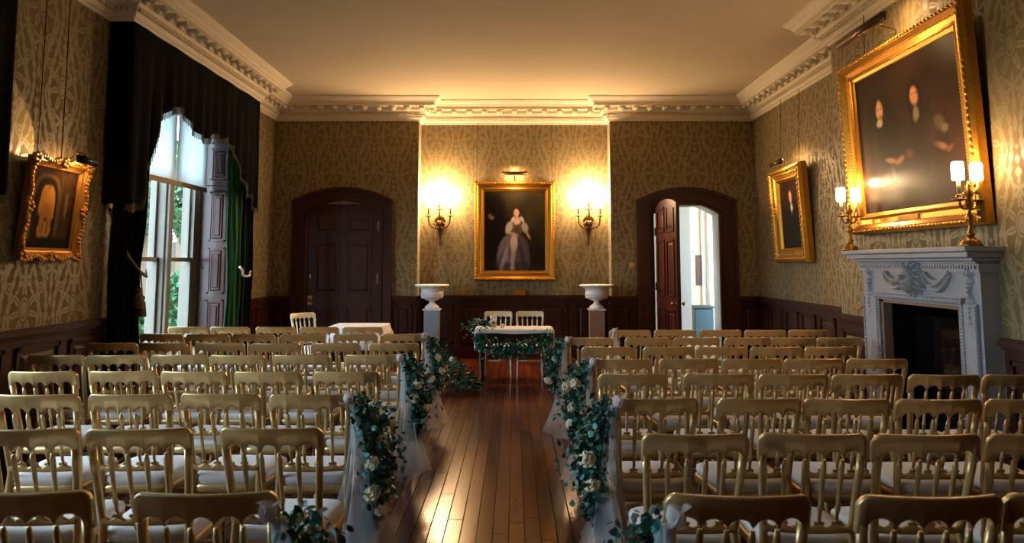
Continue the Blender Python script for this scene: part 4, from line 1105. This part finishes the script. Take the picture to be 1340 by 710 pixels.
# ---------------------------------------------------------------- tables
def cloth_over(mb, hx, hy, z, drop, seed, ov=.012):
    rn = random.Random(seed)
    def fn(u, v):
        x = (u*2-1)*(hx+drop); y = (v*2-1)*(hy+drop)
        dx = max(0, abs(x)-hx); dy = max(0, abs(y)-hy); d = max(dx, dy)
        wv = .018*math.sin(x*17+seed)+.014*math.sin(y*23+seed)
        xx = math.copysign(min(abs(x), hx)+min(1, d*9)*(ov+abs(wv) if dx > 0 else 0), x) if dx > 0 else x
        yy = math.copysign(min(abs(y), hy)+min(1, d*9)*(ov+abs(wv) if dy > 0 else 0), y) if dy > 0 else y
        if dx > 0 and dy > 0: zz = z-(dx+dy)*.92
        else: zz = z-d*.99
        return (xx, yy, max(zz, z-drop*1.75))
    mb.grid(fn, 60, 44)
st = thing('signing_table', 'dark antique signing table with carved apron at the end of the aisle', 'table', (0.0, 9.47, 0))
q = MB(); q.box(-.47, .47, -.27, .27, .66, .685); q.build('table_top', M_mahog, st, bevel=.006)
q = MB(); q.box(-.42, .42, -.225, -.20, .53, .66); q.box(-.42, .42, .20, .225, .53, .66); q.box(-.435, -.41, -.22, .22, .53, .66); q.box(.41, .435, -.22, .22, .53, .66)
for k in range(9): q.ball((-.38+k*.095, -.226, .535), (.045, .012, .022), 8, 5)
q.build('apron', M_mahog, st)
for sx in (-1, 1):
    for sy in (-1, 1):
        q = MB(); q.turned((sx*.41, sy*.205, .66), (sx*.41, sy*.205, 0), [(0, .03), (.2, .032), (.24, .022), (.28, .034), (.34, .022), (.5, .03), (.85, .017), (.88, .028), (.92, .02), (.96, .034), (1, .03)], 12); q.build('leg', M_mahog, st)
q = MB()
def runner(u, v):
    x = -.60+1.20*u; y = (-.285+.57*v); e = max(0, abs(x)-.475)
    if e: return (math.copysign(.484+.012*math.sin(v*20), x), y+(.03*e*8 if x < 0 else -.02), .692-e*1.9*(1+.2*math.sin(v*9)))
    return (x, y, .6875+.002*math.sin(x*30))
q.grid(runner, 60, 14)
q.grid(lambda u, v: (-.482+.964*u, -.288-.006*math.sin(u*40)*(1-v), .640+.049*v+.006*math.sin(u*9)*(1-v)), 60, 4)
sc_ = q.build('table_cloth', M_linen, None, solid=.003); sc_.location = (0, 9.47, 0); tag(sc_, 'white cloth laid over the signing table', 'tablecloth')
gt = thing('gift_table', 'small table under a white cloth near the closed door', 'table', (-2.05, 9.85, 0))
q = MB(); q.box(-.34, .34, -.3, .3, .66, .69); q.build('table_top', M_mahog, gt)
for sx in (-1, 1):
    for sy in (-1, 1):
        q = MB(); q.turned((sx*.30, sy*.26, .66), (sx*.30, sy*.26, 0), [(0, .025), (.5, .02), (1, .014)], 8); q.build('leg', M_mahog, gt)
q = MB(); cloth_over(q, .345, .305, .694, .30, 3); gc = q.build('table_cloth', M_linen, None, solid=.003); gc.location = (-2.05, 9.85, 0); tag(gc, 'white cloth draped over the small table near the closed door', 'tablecloth')

# ---------------------------------------------------------------- flowers
def rose_mesh(mb, c, r, rn):
    ax = Vector((rn.uniform(-.5, .5), rn.uniform(-1, -.2), rn.uniform(.1, .9))).normalized(); q = ax.to_track_quat('Z', 'Y')
    Mq = Matrix.Translation(c) @ q.to_matrix().to_4x4()
    mb.ball((0, 0, r*.25), (r*.34, r*.34, r*.42), 8, 6, Mq)
    for nn_, rad, sz, zz, ph in ((3, .22, .40, .22, 0), (5, .42, .42, .08, .5), (7, .66, .42, -.12, .2)):
        for k in range(nn_):
            a = 2*PI*k/nn_+ph
            mb.ball((0, 0, 0), (r*sz*.52, r*sz, r*sz*1.0), 8, 6, Mq @ Matrix.Rotation(a, 4, 'Z') @ Matrix.Translation((r*rad, 0, r*zz)) @ Matrix.Rotation(.35+rad*.6, 4, 'Y'))
def rose(parent, c, r, seed, m=None):
    mb = MB(); rose_mesh(mb, c, r, random.Random(seed)); return mb.build('rose', m or M_rose, parent, recalc=False)
def knot(mb, c, s=1):
    c = Vector(c)
    for sgn in (-1, 1):
        def fn(u, v, sgn=sgn):
            a = 2*PI*u; L = .085*s*(1-math.cos(a))/2; wd = .05*s*math.sin(PI*min(1, .2+(1-math.cos(a))/2))
            return tuple(c+Vector((sgn*L*.55+.012*math.sin(a)*s, -.02-(v-.5)*wd, .028*s*math.sin(a)+L*.15)))
        mb.grid(fn, 16, 3)
    mb.ball(tuple(c), (.028*s, .03*s, .032*s), 10, 6)
def aisle_garland(name, loc, side, top, length, n, roses, label, seed, drape_len=.75, width=.055, foliage=True):
    """hangs from the chair's aisle post; side=+1 if the aisle lies toward +x"""
    rn = random.Random(seed); t = thing(name, label, 'garland', loc, 0, 'flower garlands on the aisle chairs')
    path_ = lambda k: Vector((side*(.03+.05*math.sin(k*2.2)), .02+.14*k+.04*math.sin(k*5), top-.05-length*k))
    def dirs():
        return (side*rn.uniform(-.3, 1), rn.uniform(-1, .6), rn.uniform(-1, .35))
    def f(kmax=1.0, wd=width):
        k = rn.random()**.9*kmax; p = path_(k); w_ = wd*(.45+1.1*math.sin(PI*min(1, k*.9+.15)))
        p += Vector((side*abs(rn.gauss(0, w_))*.9-side*.02, rn.gauss(0, w_), rn.gauss(0, .02))); return p, dirs()
    st_ = MB(); st_.tube([path_(k/8) for k in range(9)], .006, 6)
    for k in range(10):
        p = path_(.1+.085*k); st_.tube([p, p+Vector((side*rn.uniform(.04, .12), rn.uniform(-.09, .08), -rn.uniform(.02, .10)))], .003, 5)
    st_.build('stems', mat('stem_green', lin(60, 74, 48), .6), t)
    mb = MB(); leaves(mb, int(n*2.0), f, .035, rn); mb.build('eucalyptus', M_leaf, t, recalc=False)['kind'] = 'stuff'
    mb = MB(); leaves(mb, int(n*2.0), f, .031, rn); mb.build('dark_foliage', M_leafd, t, recalc=False)['kind'] = 'stuff'
    for (k, dx, dy, r) in roses:
        p = path_(k)+Vector((side*(.05+dx), -.12+dy, 0)); rose(t, p, r, rn.random())
    tulle_part(t, side, top, drape_len, seed)
    return t
def tulle_part(t, side, top, L, seed):
    kb_ = MB(); knot(kb_, (0, -.035, top-.03), .95); kb_.build('tulle_bow', M_tulle_b, t, recalc=False)
    mb = MB()
    for j in range(3):
        def fn(u, v, j=j):
            s = v; z = top-.05-L*s*(1-.05*j); sp_ = .02+.20*s*s+.08*s+.03*j*s
            return (side*(.02+(.10-.05*j)*s+.02*math.sin(u*9+s*4))+side*(u-.5)*sp_*.7, -.03+.22*s*(j*.5)+(u-.5)*sp_*1.3+.015*math.sin(u*14+6*s+seed), z)
        mb.grid(fn, 14, 18)
    mb.build('tulle', M_tulle, t, recalc=False)
def ymid(Y): return Y+.10-.10
aisle_garland('aisle_garland', (-.83, 3.78, 0), 1, .86, .66, 520, [(.45, .0, -.03, .043), (.66, .0, -.03, .048), (.3, .05, .06, .03), (.82, .03, .05, .034)], 'hanging garland with two cream roses on the left aisle, third row chair', 1)
aisle_garland('aisle_garland', (-.82, 5.37, 0), 1, .86, .55, 460, [(.30, .02, 0, .04), (.48, -.02, 0, .04), (.25, .12, .05, .03), (.62, .07, .03, .036)], 'hanging garland with cream roses and full tulle on the left aisle, fifth row chair', 2, .84)
aisle_garland('aisle_garland', (-.84, 6.95, 0), 1, .86, .50, 360, [(.35, .02, 0, .04), (.6, .04, 0, .04)], 'hanging garland on the left aisle, seventh row chair', 3, .8)
aisle_garland('aisle_garland', (.50, 3.65, 0), -1, .87, .60, 520, [(.42, .03, -.03, .045), (.62, .0, -.03, .045), (.2, .02, .03, .03)], 'hanging garland with cream roses on the right aisle, third row chair', 4, .84)
aisle_garland('aisle_garland', (.54, 5.15, 0), -1, .86, .56, 420, [(.22, .02, -.02, .042), (.27, .07, .02, .04), (.52, .02, 0, .036), (.72, .03, .03, .034)], 'hanging garland with cream roses on the right aisle, fifth row chair', 5, .84)
aisle_garland('aisle_garland', (.47, 6.61, 0), -1, .86, .48, 330, [(.7, .04, 0, .045), (.3, .0, .04, .03)], 'hanging garland with one cream rose on the right aisle, seventh row chair', 6, .84)
# the two at the nearest chairs
aisle_garland('aisle_garland', (-.70, 2.19, 0), 1, .83, .35, 90, [], 'white tulle bow with a few leaves on the nearest left aisle chair', 7, .6, .04)
aisle_garland('aisle_garland', (.45, 2.16, 0), -1, .83, .35, 90, [], 'white tulle bow with a few leaves on the nearest right aisle chair', 8, .6, .04)
def bow_only(loc, label, seed, L=.45):
    t = thing('tulle_bow', label, 'bow', loc); 
    b = MB(); knot(b, (0, -.03, .84), .9); b.build('knot', M_tulle_b, t, recalc=False)
    mb = MB()
    for j in (0, 1): mb.grid(lambda u, v, j=j: ((.02-.10*j)*v+(u-.5)*.10*(.4+v), -.04-.01*j+.01*math.sin(u*12+v*4+seed), .82-L*v), 10, 12)
    mb.build('tails', M_tulle_b, t, recalc=False)
bow_only((.99, 7.37, 0), 'white bow tied to the first chair of the farthest row, right block', 1)

# signing table flowers
def arrangement(name, label, cat, loc, n, fn, size, roses, seed, grp=None):
    rn = random.Random(seed); t = thing(name, label, cat, loc, 0, grp)
    mb = MB(); leaves(mb, n, lambda: fn(rn), size, rn); mb.build('eucalyptus', M_leaf, t, recalc=False)['kind'] = 'stuff'
    mb = MB(); leaves(mb, n, lambda: fn(rn), size*.8, rn); mb.build('dark_foliage', M_leafd, t, recalc=False)['kind'] = 'stuff'
    for x, y, z, r in roses: rose(t, (x, y, z), r, rn.random())
    return t
def tg(rn):
    k = rn.random(); x = -.50+.93*k; z = .585-.13*math.sin(PI*k*1.0)+rn.gauss(0, .05); y = -.31+rn.gauss(0, .02)
    return (x, y, z), (rn.uniform(-1, 1), rn.uniform(-1, .1), rn.uniform(-1, .3))
tgo = arrangement('table_garland', 'leafy garland hanging along the front of the signing table', 'garland', (0, 9.47, 0), 650, tg, .042, [], 31)
sg = MB(); sg.tube([(-.50+.93*k/10, -.30, .585-.13*math.sin(PI*k/10)) for k in range(11)], .006, 6); sg.build('stems', mat('twine_stem', lin(90, 80, 50), .7), tgo)
for x_ in (.22, .36, -.3): 
    fbx = MB(); leaves(fbx, 12, lambda: ((x_+random.uniform(-.04, .04), -.33, .55+random.uniform(-.02, .02)), (random.uniform(-1, 1), -1, random.uniform(-1, 1))), .03, random.Random(3)); fbx.build('blush_bloom', mat('blush_petal', lin(206, 160, 120), .7), tgo, recalc=False)
def tp(rn):
    a = rn.uniform(0, 6.28); r = abs(rn.gauss(0, .09))
    return (-.38+r*math.cos(a)-.05*rn.random(), -.20+.09*math.sin(a)*rn.random(), .74-.16*rn.random()**1.5+rn.gauss(0, .03) if r > .09 else .74+rn.random()*.05), (math.cos(a), math.sin(a)-.3, rn.uniform(-.7, .8))
arrangement('flower_posy', 'posy of eucalyptus and roses at the left end of the signing table', 'flowers', (-.03, 9.47, .0), 150, tp, .045, [(-.22, -.16, .735, .035), (-.12, -.15, .725, .035), (-.26, -.08, .76, .03)], 32)
for i, (x, y) in enumerate(((-.285, 9.43), (-.245, 9.50))):
    gm = MB(); gm.lathe((0, 0, 0), [(.026, 0), (.026, .004), (.004, .01), (.004, .06), (.02, .085), (.027, .12), (.026, .16), (.024, .16), (.024, .12), (.003, .09)], 16)
    g_ = gm.build('wine_glass', M_vase); g_.location = (x, y, .690); tag(g_, 'stemmed glass on the signing table, the %s one' % ('left', 'right')[i], 'glass', 'glasses on the signing table')
# big floor spray beside the left pedestal
def fsf(rn):
    a = rn.uniform(0, 6.28); r = rn.random()**.6
    x = .30*r*math.cos(a)+(.18*r if math.cos(a) > 0 else 0); y = .25*r*math.sin(a)
    return (x, y, .03+.42*(1-r*r)*rn.random()+.03*r), (math.cos(a), math.sin(a), rn.uniform(-.2, .7))
arrangement('floor_spray', 'large leafy floor arrangement with blush roses beyond the left seating', 'flowers', (-.88, 8.75, 0), 620, fsf, .055, [(-.10, -.16, .27, .045), (.02, -.18, .38, .04), (-.02, -.22, .14, .045), (.1, -.15, .30, .035), (.15, -.1, .40, .03), (-.2, -.1, .3, .03)], 33)
def fs2(rn):
    a = rn.uniform(0, 6.28); r = rn.random()**.6
    return (.12*r*math.cos(a), .12*r*math.sin(a), .02+.14*(1-r)*rn.random()), (math.cos(a), math.sin(a), rn.uniform(-.1, .7))

# ---------------------------------------------------------------- light, sky, camera
W = bpy.data.worlds.new('overcast'); scene.world = W; W.use_nodes = True; nt = W.node_tree
bg = nt.nodes['Background']; bg.inputs[0].default_value = (.64, .85, 1.0, 1); bg.inputs[1].default_value = 8.5
p = bpy.data.lights.new('corridor_portal', 'AREA'); p.shape = 'RECTANGLE'; p.size = 2.9; p.size_y = 2.7; p.cycles.is_portal = True
l = bpy.data.objects.new('corridor_portal', p); COL.objects.link(l); l.location = (.25, 13.6, 1.6); l.rotation_euler = Vector((1, 0, 0)).to_track_quat('-Z', 'Z').to_euler()
cl = bpy.data.lights.new('corridor_fill', 'POINT'); cl.energy = 60; cl.color = (1, .75, .45); cl.shadow_soft_size = .15  # unseen fill light added to brighten the room beyond the door
l = bpy.data.objects.new('corridor_fill', cl); COL.objects.link(l); l.location = (4.6, 13.7, 2.7)

cam = bpy.data.cameras.new('camera'); co = bpy.data.objects.new('camera', cam); COL.objects.link(co)
co.location = (0, 0, 1.5); co.rotation_euler = (math.radians(95.5), 0, 0)
cam.sensor_width = 36; cam.lens = 958/1340*36; cam.shift_x = -3/1340; cam.shift_y = -102.25/1340; cam.clip_start = .05
cam.dof.use_dof = True; cam.dof.focus_distance = 6.5; cam.dof.aperture_fstop = 3.6
scene.camera = co
vs_ = scene.view_settings; vs_.view_transform = 'Standard'; vs_.look = 'None'; vs_.gamma = 1; vs_.exposure = 1.0; vs_.use_curve_mapping = False
cy = scene.cycles; cy.use_denoising = True; cy.max_bounces = 8; cy.diffuse_bounces = 5; cy.glossy_bounces = 4; cy.transparent_max_bounces = 12; cy.sample_clamp_indirect = 6
cy.caustics_reflective = False; cy.caustics_refractive = False
try: cy.use_light_tree = True
except Exception: pass
